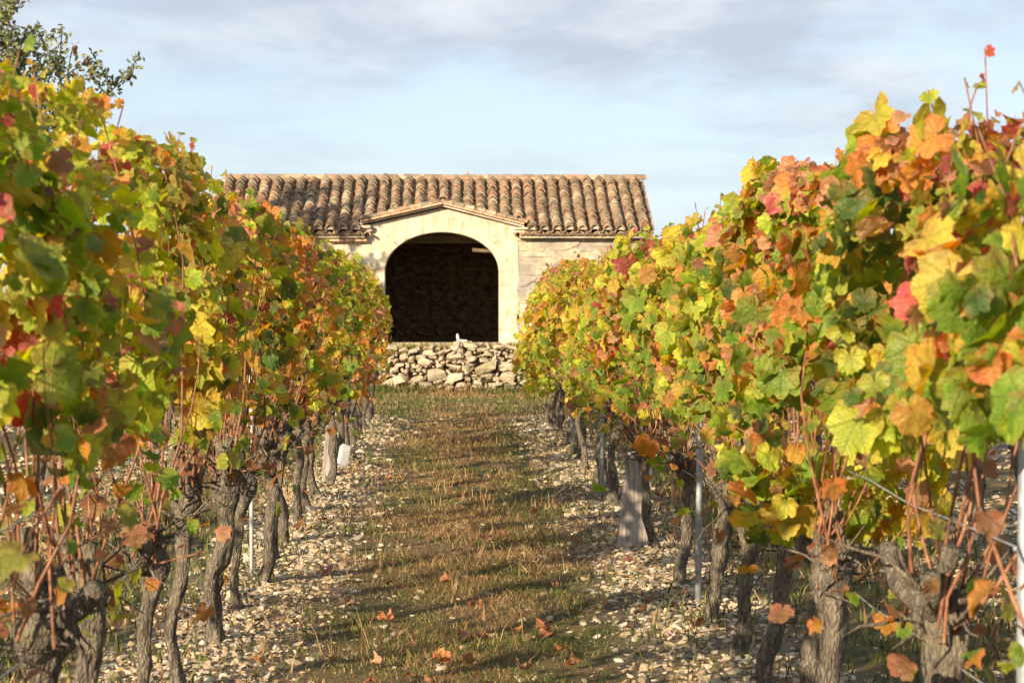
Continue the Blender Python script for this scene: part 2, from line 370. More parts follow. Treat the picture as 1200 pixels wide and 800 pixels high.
# ------------------------------------------------------------------ rocks (shared meshes)
def rock_mesh(npt, sq, seed, mat, smooth=False):
    r = random.Random(seed); bm = bmesh.new()
    for _ in range(npt):
        v = Vector((r.gauss(0, 1), r.gauss(0, 1), r.gauss(0, 1))).normalized()
        v = Vector([math.copysign(abs(c) ** sq, c) for c in v]); v /= max(abs(c) for c in v) ** 0.75
        v *= r.uniform(0.85, 1.0)
        bm.verts.new(v * 0.5)
    bmesh.ops.convex_hull(bm, input=bm.verts)
    for v in [v for v in bm.verts if not v.link_faces]: bm.verts.remove(v)
    me = bpy.data.meshes.new('rock'); bm.to_mesh(me); bm.free()
    if mat: me.materials.append(mat)
    if smooth: me.polygons.foreach_set('use_smooth', np.ones(len(me.polygons), dtype=bool))
    return me
def me_np(me):
    V = np.zeros(len(me.vertices) * 3, np.float32); me.vertices.foreach_get('co', V)
    F = np.array([tuple(p.vertices) for p in me.polygons], dtype=np.int32); return V.reshape(-1, 3), F
WALL_ROCKS = [rock_mesh(22, 0.5, 100 + k, M['stone']) for k in range(12)]
BARN_ROCKS = [rock_mesh(22, 0.35, 200 + k, M['barn_stone']) for k in range(8)]
PEB = [me_np(rock_mesh(13, 0.95, 300 + k, None)) for k in range(8)]

def scatter(templates, P, S, Rm, C, idx):
    """merge instances of templates; P (n,3) S (n,3) Rm (n,3,3) C (n,3)"""
    Vs, Fs, Cs = [], [], []; o = 0
    for k, (tv, tf) in enumerate(templates):
        m = np.where(idx == k)[0]
        if not len(m): continue
        v = tv[None] * S[m][:, None, :]
        v = np.einsum('nij,nkj->nki', Rm[m], v) + P[m][:, None, :]
        Vs.append(v.reshape(-1, 3)); Fs.append((tf[None] + (np.arange(len(m)) * len(tv))[:, None, None] + o).reshape(-1, tf.shape[1]))
        Cs.append(np.repeat(C[m], len(tv), axis=0)); o += len(m) * len(tv)
    V = np.concatenate(Vs); C = np.concatenate(Cs)
    return V, np.concatenate(Fs), np.concatenate([C, np.ones((len(C), 1))], 1)
def rand_rot(n, tilt=0.5):
    a = rng.uniform(0, 2 * np.pi, n); nz = norm(np.stack([rng.normal(0, tilt, n), rng.normal(0, tilt, n), np.ones(n)], 1))
    h = np.stack([np.cos(a), np.sin(a), 0 * a], 1); ax = norm(h - nz * (h * nz).sum(1, keepdims=True)); ay = np.cross(nz, ax)
    return rotmats(ax, ay, nz)

# ------------------------------------------------------------------ gravel
def gravel_pts(xr, y0, y1, dens, half, x_in=None):
    n = int(dens * (y1 - y0) * half * 2)
    X = xr + rng.normal(0, half * 0.62, n); Y = rng.uniform(y0, y1, n)
    k = rng.random(n) < np.clip(1.25 + 0.9 * snoise(np.stack([X, Y, 0 * X], 1), 1.9), 0.25, 1)
    k &= (np.abs(X - xr) < half * 1.75)
    return X[k], Y[k]
PX, PY, PS = [], [], []
for xr, mul in ((LX, 1), (RX, 1), (ROWS[1], .5), (ROWS[4], .5), (ROWS[0], .1), (ROWS[5], .1)):
    for (y0, y1, d, s) in ((3.5, 8, 280, 0.034), (8, 13, 860, 0.0225), (13, 19, 560, 0.027), (19, 27.6, 320, 0.034)):
        x, y = gravel_pts(xr, y0, y1, d * mul, 0.39 if mul == 1 else 0.8)
        PX.append(x); PY.append(y); PS.append(np.full(len(x), s if mul == 1 else s * 1.3) * rng.lognormal(0, 0.38, len(x)))
# a few stray stones on the path and before the wall
n = 900; PX.append(rng.uniform(-.9, 1.1, n)); PY.append(rng.uniform(5, 35.5, n)); PS.append(np.full(n, 0.026) * rng.lognormal(0, .35, n))
X = np.concatenate(PX); Y = np.concatenate(PY); S = np.clip(np.concatenate(PS), .012, .10)
N = len(X)
big = rng.random(N); CC = np.array([[0.56, 0.44, 0.29], [0.45, 0.33, 0.19], [0.66, 0.57, 0.42], [0.32, 0.22, 0.12], [0.38, 0.32, 0.24]])
C = CC[rng.choice(5, N, p=[.34, .22, .2, .12, .12])] * rng.uniform(0.62, 1.0, (N, 1))
S3 = np.stack([S * rng.uniform(1, 1.6, N), S * rng.uniform(.8, 1.15, N), S * rng.uniform(.3, .6, N)], 1)
Z = gz(X, Y) + S3[:, 2] * rng.uniform(0.1, 0.42, N) 
V, F, C4 = scatter(PEB, np.stack([X, Y, Z], 1), S3, rand_rot(N, .32), C, rng.integers(0, len(PEB), N))
tag(link('gravel', mesh('gravel', V, F, M['gravel'], False, {'col': C4})), 'pale limestone pebbles and gravel lying under the vine rows', 'gravel', kind='stuff')

# ------------------------------------------------------------------ grass
def blades(n, X, Y, h, w, C, lean=0.5, Z0=None):
    a = rng.uniform(0, 2 * np.pi, n); l = rng.uniform(0.1, lean, n) * h
    dx_, dy_ = np.cos(a), np.sin(a); b = rng.uniform(-1, 1, n) * 1.2
    wx, wy = np.cos(b) * w / 2, np.sin(b) * w / 2; z0 = (gz(X, Y) if Z0 is None else Z0) - 0.006
    V = np.zeros((n, 5, 3))
    V[:, 0] = np.stack([X - wx, Y - wy, z0], 1); V[:, 1] = np.stack([X + wx, Y + wy, z0], 1)
    mx_, my_ = X + dx_ * l * .35, Y + dy_ * l * .35
    V[:, 2] = np.stack([mx_ - wx * .75, my_ - wy * .75, z0 + h * .55], 1); V[:, 3] = np.stack([mx_ + wx * .75, my_ + wy * .75, z0 + h * .55], 1)
    V[:, 4] = np.stack([X + dx_ * l, Y + dy_ * l, z0 + h], 1)
    T = np.array([[0, 1, 3], [0, 3, 2], [2, 3, 4]])
    F = (T[None] + (np.arange(n) * 5)[:, None, None]).reshape(-1, 3)
    C4 = np.concatenate([np.repeat(C, 5, axis=0), np.ones((n * 5, 1))], 1)
    return V.reshape(-1, 3), F, C4
def merge(parts):
    o = 0; Vs, Fs, Cs = [], [], []
    for V, F, C in parts: Vs.append(V); Fs.append(F + o); Cs.append(C); o += len(V)
    return np.concatenate(Vs), np.concatenate(Fs), np.concatenate(Cs)
GREEN = np.array([[.145, .165, .038], [.22, .22, .05], [.09, .105, .028]])
STRAW = np.array([[.40, .25, .10], [.31, .175, .08], [.50, .36, .17], [.21, .105, .055]])
def grass_cols(X, Y, bias=0.0):
    n = len(X); P = np.stack([X, Y, 0 * X], 1)
    mid = np.exp(-((X - 0.12) / 0.36) ** 2) * 0.5 - .14
    g = 0.42 + 0.50 * snoise(P, 2.2) + .30 * snoise(P, 6) - mid + bias
    isg = rng.random(n) < np.clip(g, .08, .95)
    C = np.where(isg[:, None], GREEN[rng.integers(0, 3, n)], STRAW[rng.integers(0, 4, n)])
    return C * rng.uniform(.60, 1.0, (n, 1)), isg
parts = []
for (y0, y1, dens, h0, w) in ((4, 8, 700, .05, .005), (8, 12, 3300, .042, .0042), (12, 17, 2100, .044, .0055), (17, 22, 1300, .046, .0075), (22, 29, 800, .05, .010)):
    n = int(dens * (y1 - y0) * 1.7)
    X = rng.normal(0.06, 0.46, n); Y = rng.uniform(y0, y1, n)
    k = (X > -.95) & (X < 1.05); X, Y = X[k], Y[k]; n = len(X)
    C, isg = grass_cols(X, Y); nz_ = snoise(np.stack([X, Y, 0 * X], 1), 3.1)
    h = .56 * h0 * rng.lognormal(0, .42, n) * np.clip(1 + .45 * nz_, .4, 1.8) * np.where(isg, .95, 1.0)
    parts.append(blades(n, X, Y, h, np.full(n, w * 1.1), C, 1.6))
n = 26000; X = rng.uniform(-8, 8, n); Y = rng.uniform(28.4, 36.0, n); C, isg = grass_cols(X, Y, .1)
parts.append(blades(n, X, Y, .05 * rng.lognormal(0, .35, n), np.full(n, .013), C, .8))
n = 5200; X = rng.uniform(-4, 4, n); Y = 35.75 - np.abs(rng.normal(0, .12, n)); C, isg = grass_cols(X, Y, .15)
parts.append(blades(n, X, Y, .10 * rng.lognormal(0, .45, n), np.full(n, .013), C, .8))
n = 22000; X = np.concatenate([rng.normal(-2.13, .6, n // 2), rng.normal(2.28, .6, n // 2)]); Y = rng.uniform(4, 28, n); C, isg = grass_cols(X, Y, .1)
parts.append(blades(n, X, Y, .06 * rng.lognormal(0, .35, n), np.full(n, .012), C, .9))
# weeds between the pebbles
n = 5000; X = np.concatenate([rng.normal(LX, .4, n // 2), rng.normal(RX, .4, n // 2)]); Y = rng.uniform(4, 28, n)
k = snoise(np.stack([X, Y, 0 * X], 1), 2.4) > .35; X, Y = X[k], Y[k]; C, isg = grass_cols(X, Y, .5)
parts.append(blades(len(X), X, Y, .07 * rng.lognormal(0, .4, len(X)), np.full(len(X), .008), C, 1.0))
V, F, C4 = merge(parts)
tag(link('grass', mesh('grass', V, F, M['grass'], False, {'col': C4})), 'short green and straw coloured grass on the path between the vines', 'grass', kind='stuff')
# taller dry stalks in clumps
parts = []
for _ in range(30):
    cx_, cy_ = random.uniform(-.55, .85), random.uniform(8.3, 26) if random.random() < .5 else random.uniform(8.3, 14)
    n = random.randint(6, 26); X = cx_ + rng.normal(0, .07, n); Y = cy_ + rng.normal(0, .09, n)
    C = STRAW[rng.integers(0, 4, n)] * 1.05
    parts.append(blades(n, X, Y, rng.uniform(.06, .17, n), np.full(n, .0035 if cy_ < 14 else .006), C, .6))
V, F, C4 = merge(parts)
tag(link('dry_grass_stalks', mesh('dry_grass_stalks', V, F, M['grass'], False, {'col': C4})), 'tall straw coloured seed stalks standing above the path grass', 'grass', kind='stuff')

# ------------------------------------------------------------------ vine leaves (shared templates)
def leaf_template(seed, lod):
    """a lobed grape leaf in its own plane; petiole joint at the origin, tip towards +y, about 1 long; returns V, F(tri), lp"""
    r = random.Random(seed)
    # half outline (angle from tip, radius measured from the petiole joint)
    half = [(0, .88), (9, .76), (17, .79), (27, .63), (38, .73), (50, .79), (60, .70), (71, .58), (85, .66), (100, .67), (117, .58), (140, .53), (162, .36)]
    if lod == 1: half = [half[i] for i in (0, 3, 5, 7, 9, 11, 12)]
    if lod == 2: half = [half[i] for i in (0, 4, 7, 9, 12)]
    dep = r.uniform(-.10, .12)
    pts = []
    for sgn in (1, -1):
        seq = half if sgn == 1 else half[1:][::-1]
        for (an, ra) in seq:
            lobe = 1 + dep * math.cos(R(an) * 6)
            ra2 = ra * lobe * r.uniform(.93, 1.07)
            pts.append((sgn * math.sin(R(an)) * ra2, math.cos(R(an)) * ra2))
    fold = r.uniform(.0, 1.1); curl = r.uniform(-.9, 1.2); rip = r.uniform(.03, .14); tw = r.uniform(-.6, .6)
    def zf(x, y): return fold * abs(x) * .8 - curl * (y - .2) ** 2 * .5 - .18 * x * x + tw * x * y + rip * math.sin(9 * math.atan2(x, y + .3) + seed) * math.hypot(x, y)
    V = [(0, 0, 0)]; 
    V += [(x, y, zf(x, y)) for x, y in pts]; n = len(pts)
    if lod == 0:
        F = []; inner = []
        for k in (0, 5, 8, 11, n - 11, n - 8, n - 5):
            x, y = pts[k % n]; x *= .52; y = y * .52
            inner.append(len(V)); V.append((x, y, zf(x, y)))
        ks = [0, 5, 8, 11, n - 11, n - 8, n - 5]
        for a in range(7):
            b = (a + 1) % 7; ia, ib = inner[a], inner[b]; ka, kb = ks[a], ks[b] if b else n
            if a == 3:      # the open sinus at the petiole
                F.append((0, ia, 1 + ka)); 
                for q in range(ka, n // 2): F.append((0, 1 + q, 1 + q + 1))
                for q in range(n // 2 + 1, kb): F.append((0, 1 + q, 1 + q + 1))
                F.append((0, 1 + kb, ib)); continue
            F.append((0, ia, ib)); mid = (ka + kb) // 2
            for q in range(ka, mid): F.append((ia, 1 + q, 1 + (q + 1) % n))
            F.append((ia, 1 + mid, ib))
            for q in range(mid, kb): F.append((ib, 1 + q, 1 + (q + 1) % n))
    else:
        F = [(0, 1 + k, 1 + (k + 1) % n) for k in range(n) if not (k == n // 2)]
    F = [f for f in F if len(set(f)) == 3]
    b = len(V)
    V += [(-.014, -.01, 0), (.014, -.01, 0), (.0, -.55, .35 if lod < 2 else .2)]; F.append((b, b + 1, b + 2))
    V = np.array(V, float); F = np.array(F, dtype=np.int32)
    V[:, :2] *= 1.0
    lp = np.stack([V[:, 0], V[:, 1], np.where(np.arange(len(V)) >= b, 2.0, (seed * .37) % 1)], 1)
    return V, F, lp
L0 = [leaf_template(10 + k, 0) for k in range(8)]
L1 = [leaf_template(40 + k, 1) for k in range(6)]
L2 = [leaf_template(70 + k, 2) for k in range(5)]
LEAF_ME = [mesh('vine_leaf', V, F, M['leaf_obj'], True, {'lp': lp}) for V, F, lp in L0]
LEAF_ME1 = [mesh('vine_leaf_small', V, F, M['leaf_obj'], True, {'lp': lp}) for V, F, lp in L1]
DRY_ME = [mesh('fallen_leaf', V * [1, 1, 2.2], F, M['dry_leaf'], True, {'lp': lp}) for V, F, lp in L0]
def scatter_leaves(tmpl, P, Rm, S, C, idx):
    Vs, Fs, Cs, Ls = [], [], [], []; o = 0
    for k, (tv, tf, lp) in enumerate(tmpl):
        m = np.where(idx == k)[0]
        if not len(m): continue
        v = np.einsum('nij,kj->nki', Rm[m], tv) * S[m][:, None, None] + P[m][:, None, :]
        Vs.append(v.reshape(-1, 3)); Fs.append((tf[None] + (np.arange(len(m)) * len(tv))[:, None, None] + o).reshape(-1, 3))
        Cs.append(np.repeat(C[m], len(tv), 0)); Ls.append(np.tile(lp, (len(m), 1))); o += len(m) * len(tv)
    C = np.concatenate(Cs)
    return np.concatenate(Vs), np.concatenate(Fs), np.concatenate([C, np.ones((len(C), 1))], 1), np.concatenate(Ls)

PAL = {'deep': (.080, .150, .028), 'green': (.205, .335, .040), 'lime': (.47, .54, .060), 'yellow': (.72, .60, .080),
       'gold': (.72, .46, .07), 'orange': (.70, .32, .07), 'salmon': (.68, .36, .18), 'red': (.48, .11, .08), 'brown': (.38, .19, .09), 'olive': (.36, .36, .07)}
PN = list(PAL); PC = np.array([PAL[k] for k in PN])
PAL_W = {'deep': 1.6, 'green': 2.4, 'lime': 3.1, 'yellow': 1.9, 'gold': 1.1, 'orange': 1.1, 'salmon': .8, 'red': .75, 'brown': .6, 'olive': 1.5}
def mixw(**kw): return np.array([kw.get(k, 0) for k in PN], float)
# palettes along the rows: (Y, weights low, weights high)
MIXR = [(4, mixw(green=5, deep=1, lime=4, yellow=1, orange=1.2, gold=.6, salmon=.6), mixw(green=4, lime=4.5, yellow=1.2, orange=1.2, red=.6, salmon=1)),
        (7, mixw(green=4, deep=1, lime=4, yellow=2, orange=1.5, gold=1.5, salmon=.5), mixw(green=4, lime=4, yellow=2, orange=2, salmon=1.6, red=.5)),
        (10, mixw(green=3, lime=4, yellow=3, orange=2, gold=2, salmon=1.3, brown=.6), mixw(green=2.5, lime=5, yellow=3.5, orange=1.6, salmon=1.2, red=.9)),
        (15, mixw(green=2, deep=1, lime=2, yellow=2.5, orange=3, gold=2, salmon=2, brown=2), mixw(green=.8, lime=2, yellow=2.5, orange=3.2, salmon=3.2, red=1.8)),
        (20, mixw(green=2.5, lime=3, yellow=2.5, gold=2, orange=2.5), mixw(green=1, lime=2.4, yellow=2.4, orange=2.6, salmon=1.5, red=1.3)),
        (28, mixw(green=3, deep=1, lime=3, yellow=2.5, gold=2.2, orange=1.6), mixw(green=3.5, lime=4, yellow=2.6, orange=1.2))]
MIXL = [(4, mixw(green=4, deep=2, lime=2.5, yellow=1.5, orange=1.2, red=.8, brown=1.5), mixw(olive=2, green=2.6, lime=2.4, yellow=1.8, orange=1.4, salmon=1.2, brown=1)),
        (7, mixw(green=4, deep=3, lime=2, yellow=1.5, orange=1.4, gold=1, brown=1.5), mixw(olive=2, green=3, lime=2.2, yellow=1.2, orange=1.5, salmon=1.6, red=1)),
        (11, mixw(green=4, deep=4, lime=2.5, olive=2, orange=1, gold=1, brown=1), mixw(green=3, deep=2, olive=2, lime=1.5, orange=2.5, salmon=2, red=1.5)),
        (17, mixw(green=3, deep=4, lime=2.5, yellow=1.5, orange=1.3, brown=1), mixw(green=3, deep=2, olive=2, lime=2, yellow=2, orange=2, salmon=1.5)),
        (23, mixw(deep=1, green=1, yellow=2, orange=4, red=2, gold=2.5, salmon=1.5), mixw(green=2, olive=2, lime=2, yellow=2, orange=3, salmon=2, red=1.5)),
        (28, mixw(orange=4, gold=2.5, yellow=2, red=1.6, green=1.2, salmon=2), mixw(orange=3, salmon=2, yellow=2, green=2, olive=2, red=1))]
def leaf_cols(P, row, zrel):
    T = MIXR if row > 0 else MIXL; n = len(P)
    ys_ = np.array([t[0] for t in T]); y = np.clip(P[:, 1], ys_[0], ys_[-1] - 1e-3)
    k = np.searchsorted(ys_, y, side='right') - 1; k = np.clip(k, 0, len(T) - 2); f = (y - ys_[k]) / (ys_[k + 1] - ys_[k])
    lo = np.array([t[1] / t[1].sum() for t in T]); hi_ = np.array([t[2] / t[2].sum() for t in T])
    dw = np.array([PAL_W[c] for c in PN]) * (np.array([.40 if c in ('orange', 'salmon') else .4 if c == 'red' else 1.0 for c in PN]) if row > 0 else np.array([{'orange': .9, 'salmon': 1.1, 'red': .45, 'deep': .6, 'brown': .7, 'yellow': 1.2, 'lime': .9, 'green': .8, 'gold': 1.5, 'olive': 1.3}.get(c, 1.0) for c in PN])); lo = lo * dw; hi_ = hi_ * dw
    Wl = lo[k] * (1 - f)[:, None] + lo[k + 1] * f[:, None]; Wh = hi_[k] * (1 - f)[:, None] + hi_[k + 1] * f[:, None]
    W = Wl * (1 - zrel)[:, None] + Wh * zrel[:, None]
    redtop = np.clip((zrel - .80) * 5, 0, 1)[:, None]; W = W * (1 - .38 * redtop) + .38 * redtop * (mixw(red=3, salmon=3, orange=2, brown=1.5, yellow=1) / 10.5)
    # clusters: each palette entry grows and fades in its own patches
    for c in range(len(PN)): W[:, c] *= np.exp(2.1 * snoise(P + c * 17.3, 2.5) + 1.0 * snoise(P - c * 9.1, 8))
    W /= W.sum(1, keepdims=True); u = rng.random(n)[:, None]; ci = (u > np.cumsum(W, 1)).sum(1).clip(0, len(PN) - 1)
    C = PC[ci] * np.exp(rng.normal(0, .16, (n, 1))) * np.exp(rng.normal(0, .07, (n, 3)))
    j = rng.random(n)[:, None] * .22; C2 = PC[rng.integers(0, len(PN), n)]
    return np.clip(C * (1 - j * .4) + C2 * j * .4, .01, .8)

def interp(T, y): return np.interp(y, [t[0] for t in T], [t[1] for t in T])
TOPR = [(3.5, 1.85), (4.4, 1.94), (5.0, 1.94), (6, 1.91), (7.5, 1.84), (9, 1.80), (12, 1.83), (17, 1.80), (22, 1.83), (28, 1.86)]
TOPL = [(3.5, 1.93), (5.2, 2.00), (7, 2.00), (9, 1.95), (14, 1.93), (20, 1.86), (28, 1.78)]
BOTR = [(3.5, 1.15), (5, 1.10), (7, 1.07), (8.5, 1.04), (10, .96), (14, .80), (18, .72), (24, .56), (28, .50)]
BOTL = [(3.5, 1.14), (6, 1.10), (9, 1.06), (13, .97), (17, .82), (24, .62), (28, .60)]
def canopy(row, Yc, n, halfy=.56, thick=None):
    """leaf centres and frames for one vine"""
    xr = RX if row > 0 else LX; T, B = (TOPR, BOTR) if row > 0 else (TOPL, BOTL)
    thick = thick or ((.27 if Yc < 19 else .36) if row > 0 else .22); n0 = int(n * 3.0); y = Yc + rng.uniform(-halfy, halfy, n0)
    top = interp(T, y) + .085 * snoise(np.stack([y * 0 + xr, y, 0 * y], 1), 4.5) + .04 * snoise(np.stack([y * 0 + xr, y, 0 * y], 1), 13)
    bot = interp(B, y) + .13 * snoise(np.stack([y * 0 + xr + 5, y, 0 * y], 1), 4.0)
    u = rng.random(n0); z = bot + (top - bot) * u ** .92
    w = thick * np.clip(1.15 - .75 * u ** 2.2, .3, 1) * (1 + .28 * snoise(np.stack([y * 0 + xr, y, z], 1), 3.6))
    side = np.where(rng.random(n0) < .5, -1, 1.0); off = side * w * rng.random(n0) ** .55
    P = np.stack([xr + off, y, z], 1)
    hole = .75 * snoise(P, 5.5) + .45 * snoise(P, 13)
    h2 = snoise(np.stack([0 * y + xr, y, z], 1), 8.5); gap = snoise(np.stack([0 * y + xr * 3, y, .5 * z], 1), 4.2)
    k = (hole > -.16 - .35 * (u > .8)) & (gap > -.45) & (h2 > -.30) & (rng.random(n0) < np.where(u < .12, .6, 1)); k = np.where(k)[0][:n]
    P = P[k]; side = side[k]; u = u[k]; off = off[k]; m = len(P)
    out = np.stack([side * rng.uniform(.05, 1.05, m), rng.normal(-.10, .85, m), rng.normal(.22, .50, m) + .5 * u ** 3], 1)
    nz = norm(out)
    flip = rng.random(m) < .12; nz = np.where(flip[:, None], norm(nz + rng.normal(0, .9, (m, 3))), nz)
    tip = norm(np.stack([side * .25 + rng.normal(0, .35, m), rng.normal(0, .62, m), -1 + .65 * u + rng.normal(0, .35, m)], 1))
    ay = norm(tip - nz * (tip * nz).sum(1, keepdims=True)); ax = np.cross(ay, nz)
    S = np.clip(((.054 if row > 0 else .048) if Yc < 10 else .046 if Yc < 15 else .042) * np.exp(rng.normal(0, .40, m)), .018, .105) * np.where(u > .88, .78, 1)
    P = P - ay * S[:, None] * .45
    dry = rng.random(m) < .15; C_ = leaf_cols(P, row, u)
    dc = PC[[PN.index(q) for q in rng.choice(['brown', 'orange', 'salmon', 'gold', 'red', 'yellow'], m, p=[.30, .18, .14, .18, .04, .16])]] * np.exp(rng.normal(0, .22, (m, 1)))
    C_ = np.where(dry[:, None], dc, C_); S = np.where(dry, S * .52, S)
    return P, rotmats(ax, ay, nz), S, C_, off

def shoot_leaves(path, row, k):
    """leaves along a free shoot"""
    m = k; tt = np.linspace(.15, 1.0, m); pts = np.array(path); idx = tt * (len(pts) - 1)
    P = np.stack([np.interp(idx, np.arange(len(pts)), pts[:, c]) for c in range(3)], 1)
    nz = norm(rng.normal(0, 1, (m, 3)) + [(-.7 if row > 0 else .7), -.6, .3]); tip = norm(rng.normal(0, .6, (m, 3)) + [0, 0, -.5])
    ay = norm(tip - nz * (tip * nz).sum(1, keepdims=True)); ax = np.cross(ay, nz)
    S = np.linspace(.075, .028, m) * rng.uniform(.7, 1.3, m)
    P = P + ay * S[:, None] * .4
    return P, rotmats(ax, ay, nz), S, leaf_cols(P, row, np.ones(m)) , np.zeros(m)

# ------------------------------------------------------------------ trunks and canes
def trunk_mesh(seed, ht, r0, knob, lean, ns=14, nr=20):
    r = random.Random(seed); mb = MB()
    ph = [r.uniform(0, 6.28) for _ in range(6)]; tw = r.uniform(-3.0, 3.0)
    V, F = [], []
    for i in range(nr):
        s = i / (nr - 1); z = -0.06 + (ht + .06) * s
        cxx = lean[0] * s + .020 * math.sin(ph[0] + s * 6.0) + .010 * math.sin(ph[1] + s * 14); cyy = lean[1] * s + .020 * math.sin(ph[2] + s * 5) + .008 * math.sin(ph[3] + s * 13)
        rad = r0 * (1.28 - .42 * min(s * 4, 1) + .12 * math.sin(ph[4] + s * 8)) 
        rad += knob * math.exp(-((s - .90) / .10) ** 2) + knob * .35 * math.exp(-((s - r.uniform(.35, .65)) / .05) ** 2) * (seed % 3 == 0)
        if i == nr - 1: rad *= .45
        for k in range(ns):
            an = 2 * math.pi * k / ns + tw * s
            ridge = 1 + .13 * math.sin(3 * (an - tw * s) + ph[5]) + .08 * math.sin(5 * an + ph[1] + s * 5) 
            nz = mnoise.noise(Vector((math.cos(an) * 2.2, math.sin(an) * 2.2, z * 13 + seed * 3.1))) * .46 + mnoise.noise(Vector((math.cos(an) * 5, math.sin(an) * 5, z * 30 + seed))) * .20
            rr = rad * (ridge + nz)
            V.append((cxx + math.cos(an) * rr, cyy + math.sin(an) * rr, z))
    for i in range(nr - 1):
        for k in range(ns):
            k2 = (k + 1) % ns; F.append((i * ns + k, i * ns + k2, (i + 1) * ns + k2, (i + 1) * ns + k))
    F.append(tuple(range(ns - 1, -1, -1))); F.append(tuple(range((nr - 1) * ns, nr * ns)))
    mb.add(V, F)
    hx, hy = lean[0] * .92, lean[1] * .92
    for a in range(r.randint(4, 7)):                               # gnarled arms and pruning stubs of the head
        an = r.choice([math.pi / 2, -math.pi / 2]) + r.uniform(-.9, .9); ln = r.uniform(.07, .22); p = Vector((hx, hy, ht * r.uniform(.84, .97)))
        pts = [p]; d = Vector((math.cos(an) * .8, math.sin(an), r.uniform(.1, 1.0))).normalized()
        for q in range(5):
            d = (d + Vector((r.uniform(-.5, .5), r.uniform(-.5, .5), r.uniform(-.1, .5)))).normalized(); pts.append(pts[-1] + d * ln / 4)
        rr = r.uniform(.018, .032); mb.tube(pts, [rr * 1.3, rr * 1.15, rr * .9, rr * 1.05, rr * .8, rr * 1.05], 7)
    for a in range(r.randint(2, 4)):
        an = r.uniform(0, 6.28); p = Vector((hx + math.cos(an) * knob * .6, hy + math.sin(an) * knob * .6, ht * r.uniform(.86, .98)))
        mb.tube([p, p + Vector((math.cos(an), math.sin(an), .8)) * .03, p + Vector((math.cos(an) * .8, math.sin(an) * .8, 1.5)) * .045], [.014, .011, .010], 6)
    for a in range(16 if nr > 13 else 8):                           # old twigs and tendrils tangled round the head
        p = Vector((hx + r.uniform(-.04, .04), hy + r.uniform(-.10, .10), ht * r.uniform(.82, 1.02))); d = Vector((r.uniform(-1, 1), r.uniform(-1.4, 1.4), r.uniform(-.5, 1.1))).normalized(); pts = [p]; ln = r.uniform(.08, .30)
        for q in range(4):
            d = (d + Vector((r.uniform(-.6, .6), r.uniform(-.6, .6), r.uniform(-.5, .5)))).normalized(); pts.append(pts[-1] + d * ln / 4)
        mb.tube(pts, [.0075, .006, .0045, .0035, .002], 4)
    return mb.mesh('trunk', M['bark'], True)
def cane_path(r, p0, topz, xr, Y, spread=.16, free=False):
    pts = [Vector(p0)]; tgt = Vector((xr + r.uniform(-spread, spread), Y + r.uniform(-.42, .42), topz)); n = 7
    bow = Vector((r.uniform(-.16, .16), r.uniform(-.26, .26), 0))
    for i in range(1, n + 1):
        s = i / n; q = Vector(p0).lerp(tgt, s) + bow * math.sin(s * 3.1) + Vector((r.uniform(-.018, .018), r.uniform(-.018, .018), 0)); pts.append(q)
    return pts
def cane_mesh(pts, r0, name='cane'):
    n = len(pts); V, F = tube(pts, [r0 * (1.0 - .62 * i / (n - 1)) * (1.18 if i % 2 else 1) for i in range(n)], 5)
    return mesh(name, np.array([tuple(v) for v in V]), F, M['cane'], True)

